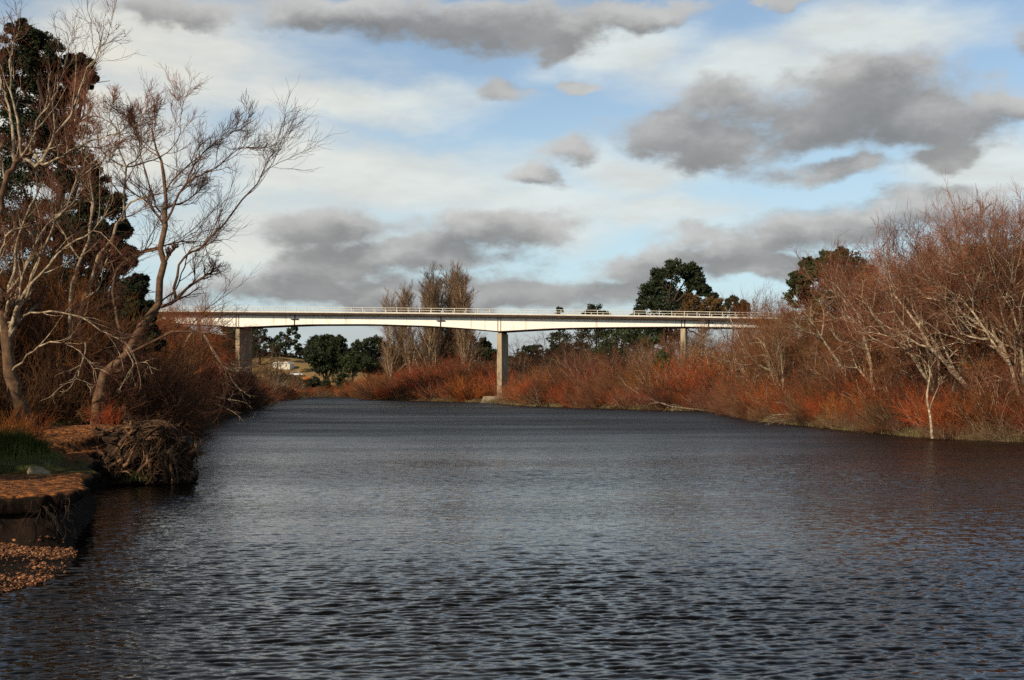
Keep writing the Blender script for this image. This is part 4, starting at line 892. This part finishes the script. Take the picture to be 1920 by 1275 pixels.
x = rs.uniform(-11.5, -7.0, 14000); y = rs.uniform(16.5, 22.6, 14000); d = -sdist(RIVER, x, y); k = (d > -.35 + .5 * rs.rand(14000)) & (vnoise(x, y, 1.6, 61) + rs.normal(0, .35, 14000) > -.25) & (sdist(CLIFF, x, y) < .1) & (x > -.43 * y - 1.2); x, y = x[k], y[k]
pts = np.stack([x, y, height(x, y) + .005], -1); tag(link('gravel', pebbles('gravel', pts, .008 + .012 * rs.rand(len(x)) + .06 * rs.rand(len(x)) ** 9, M_stone, 3)), 'loose orange river gravel below the eroded left ledge', 'gravel', kind='stuff')
V, T = lump([((0, 0, .03), (.26, .20, .13))], 9, 3)
rk = link('rock', mesh_np('rock', V, None, T, mat=M_rock)); rx, ry = at(72, 27.9), 27.9; rk.location = (rx, ry, gz(rx, ry)); tag(rk, 'pale rounded rock lying on the grassy edge of the left ledge', 'rock')

def blades(name, x, y, z, ln_, wd, mt_, rs, bend=.5):
    n = len(x); a = rs.rand(n) * 6.283; tl = rs.uniform(.1, bend, n); L = ln_ * rs.uniform(.5, 1.2, n); B0 = np.stack([x, y, z - .02], -1)
    d = np.stack([np.cos(a), np.sin(a), np.zeros(n)], -1); s = np.stack([-np.sin(a), np.cos(a), np.zeros(n)], -1) * wd
    m1 = B0 + d * (L * tl * .35)[:, None] + np.array([0, 0, 1]) * (L * .55)[:, None]; tp = B0 + d * (L * tl * 1.1)[:, None] + np.array([0, 0, 1]) * (L * .9)[:, None]
    V = np.stack([B0 - s, B0 + s, m1 + s * .7, m1 - s * .7, tp], 1).reshape(-1, 3); I = np.arange(n * 5).reshape(n, 5)
    return mesh_np(name, V, I[:, :4], I[:, [3, 2, 4]], smooth=False, mat=mt_)
x = rs.uniform(-24, -10, 60000); y = rs.uniform(27.3, 36, 60000)
k = (sdist(CLIFF2, x, y) > .02 + .35 * (rs.rand(60000) ** 2)) & (rs.rand(60000) < .6) & (rs.rand(60000) < .35 + .65 * ss(vnoise(x, y, .8, 40), -.2, .5)) & (y < 31 + 3 * vnoise(x, y, .5, 41)); x, y = x[k], y[k]
tag(link('grass', blades('grass', x, y, height(x, y), .13, .006, M_grass, rs)), 'short green grass on the top of the left ledge', 'grass', kind='stuff')
for i, (px, Y_, r_, n_, L_, lab) in enumerate([(22,31.5,.55,2600,.75,'large green rush tussock at the left edge above the ledge'),(68,31.8,.3,900,.5,'smaller green rush tussock right beside the large one'),(112,46,.8,1600,.35,'dark green tuft of grass under the willow trunks'),(262,37.4,.4,160,.35,'thin green tuft growing low on the root mass')]):
    bx, by = at(px, Y_), Y_; q = np.sqrt(rs.rand(n_)) * r_; a = rs.rand(n_) * 6.283; x = q * np.cos(a); y = q * np.sin(a)
    zb = gz(bx, by) if i != 3 else .15
    o = link('rush_tussock', blades('rush_tussock', x, y, np.zeros(n_) , L_, .007, M_grass, rs, .9)); o.location = (bx, by, zb); tag(o, lab, 'tussock')
def strand(poly, n, off, wdt, L_, wd, mt_, label):
    P = np.array(poly, float); seg = np.linalg.norm(np.diff(P, axis=0), axis=1); c = np.cumsum(seg) / seg.sum(); u = rs.rand(n); i = np.searchsorted(c, u); i = np.minimum(i, len(seg) - 1); f = rs.rand(n)
    a = P[i]; b = P[i + 1]; d = (b - a) / seg[i][:, None]; nr = np.stack([-d[:, 1], d[:, 0]], 1); p = a + (b - a) * f[:, None] + nr * (off + wdt * rs.rand(n))[:, None]
    k = rs.rand(n) < .08 + .92 * ss(vnoise(p[:, 0], p[:, 1], .9, 44), -.1, .5); p = p[k]
    return tag(link('bank_grass', blades('bank_grass', p[:, 0], p[:, 1], np.maximum(height(p[:, 0], p[:, 1]), -.05), L_, wd, mt_, rs, 1.2)), label, 'grass', kind='stuff')
strand(RB_mid + RB_near[1:], 30000, -.35, 2.3, .45, .012, M_gtan, 'dry tan and green grass hanging at the near right water edge')
strand(FB[1:] + RB_far[1:], 30000, -.3, 2.4, .5, .02, M_gtan, 'dry tan grass along the distant right water edge')
# scattered litter and thin red saplings on the left ledge
x = rs.uniform(-22, -9.5, 42000); y = rs.uniform(21.8, 46, 42000); k = (sdist(CLIFF, x, y) > .1) & (rs.rand(42000) < ss(vnoise(x, y, .9, 50), -.8, .6)) & ((y < 27.3) | (y > 31)); x, y = x[k], y[k]
tag(link('leaf_litter', pebbles('leaf_litter', np.stack([x, y, height(x, y) + .004], -1), .008 + .024 * rs.rand(len(x)) ** 2, M_stone, 4)), 'orange leaf litter and chips on the left ledge', 'leaf litter', kind='stuff')
for i, (px, Y_, h_) in enumerate([(12,35,1.5),(38,36,1.2),(60,38,1.1),(-6,34,1.4),(190,41,1.0),(215,41,.9)]):
    x = at(px, Y_); place(SAP, x, Y_, h_, 'low red sapling clump at the left edge behind the rush tussock' if i < 4 else 'sparse red sapling clump behind the root mass', 'shrub', 'red saplings at the left edge' if i < 4 else 'red saplings behind the roots')
# undercut ledge clods
def sod(poly, name, zt, outw, seed):
    P = np.array(poly, float); seg = np.linalg.norm(np.diff(P, axis=0), axis=1); cum = np.r_[0, np.cumsum(seg)]; n = int(cum[-1] / .035); t = np.linspace(0, cum[-1], n)
    c = np.stack([np.interp(t, cum, P[:, 0]), np.interp(t, cum, P[:, 1])], 1)
    for _ in range(12): c[1:-1] = (c[:-2] + c[1:-1] * 2 + c[2:]) / 4
    tg = np.gradient(c, axis=0); tg /= np.linalg.norm(tg, axis=1, keepdims=True); o = np.stack([tg[:, 1], -tg[:, 0]], 1)
    w_ = outw * (.75 + .45 * vnoise(c[:, 0], c[:, 1], 2.0, seed) + .28 * vnoise(c[:, 0], c[:, 1], 9, seed + 1)); w_ = np.maximum(w_, .03)
    prof = [(-.5, .0), (-.25, .03), (0, .035), (.6, .02), (.92, -.03), (1.0, -.09), (.85, -.16), (.5, -.22), (.1, -.30), (-.3, -.42), (-.5, -.42)]; V = []
    for f, dz in prof:
        off = np.where(f > 0, f * w_, f); p = c + o * off[:, None]; nz = .018 * vnoise(p[:, 0], p[:, 1] + dz * 9, 14, seed + 2)
        V.append(np.stack([p[:, 0], p[:, 1], zt + dz + nz], 1))
    V = np.stack(V, 1); I = np.arange(n * len(prof)).reshape(n, len(prof)); Q = np.stack([I[:-1, :-1], I[:-1, 1:], I[1:, 1:], I[1:, :-1]], -1).reshape(-1, 4)
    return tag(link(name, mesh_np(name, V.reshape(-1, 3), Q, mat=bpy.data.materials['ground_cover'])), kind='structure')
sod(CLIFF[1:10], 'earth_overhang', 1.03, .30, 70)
n_ = 110; P_ = CLIFF[2:10]; q = rs.rand(n_) * (len(P_) - 1); k = q.astype(int); fr = (q - k)[:, None]; p = P_[k] * (1 - fr) + P_[k + 1] * fr
tn = unit(P_[k + 1] - P_[k]); out_ = np.stack([tn[:, 1], -tn[:, 0]], 1)
S = np.concatenate([p - out_ * .02, rs.uniform(.55, 1.03, (n_, 1))], 1); D = np.concatenate([out_ * rs.uniform(.2, 1.0, (n_, 1)), rs.uniform(-.5, .3, (n_, 1))], 1) + rs.normal(0, .25, (n_, 3))
A, AR = grow(S, D, rs.uniform(.12, .6, n_), rs.uniform(.004, .014, n_), np.full(n_, .002), 7, .28, -.45, rs)
P1, R1 = sprout(A, AR, 4, .2, 1, .7, .3, .5, .3, .6, 4, .3, -.3, rs, .002)
tag(link('bank_roots', tubes('bank_roots', [(A, AR, 4), (P1, R1, 3)], M_dark)), 'fine roots hanging from the eroded face of the left ledge', 'roots', kind='stuff')
place(TAN[0], -15.0, 9.5, 6.0, 'unseen bare tree added outside the view to dapple the gravel beach with shade', 'tree', None)  # unseen tree added to throw twig shade over the gravel
# unseen evergreens added beyond the left edge of the view to shade the left thicket
for i, (x, y, h_) in enumerate([(-21,19,8.5),(-26,39,13),(-33,21,12.5),(-37,30,15),(-44,40,17),(-50,53,18)]):
    L = [(rs.uniform(-3, 3), rs.uniform(-3, 3), rs.uniform(.25, .95) * h_, rs.uniform(2.0, 3.2)) for _ in range(10)]
    leafy('evergreen_tree', L, (x, y, gz(x, y)), 600 + i, M_leafd, puff=.3, npuff=26, per=36, size=.3, trunk_r=.4, label='unseen dark evergreen added outside the left edge of the view to shade the left bank', group='added shade evergreens beyond the left edge')
for pr in [SAP] + WIL + TAN + RED + BRN + POP + far_proto:
    if pr.name not in USED and not pr.get('label'):
        for ch in KIDS[pr.name]: bpy.data.objects.remove(ch)
        bpy.data.objects.remove(pr)
for o in list(sc.objects):
    if 'h' in o: del o['h']
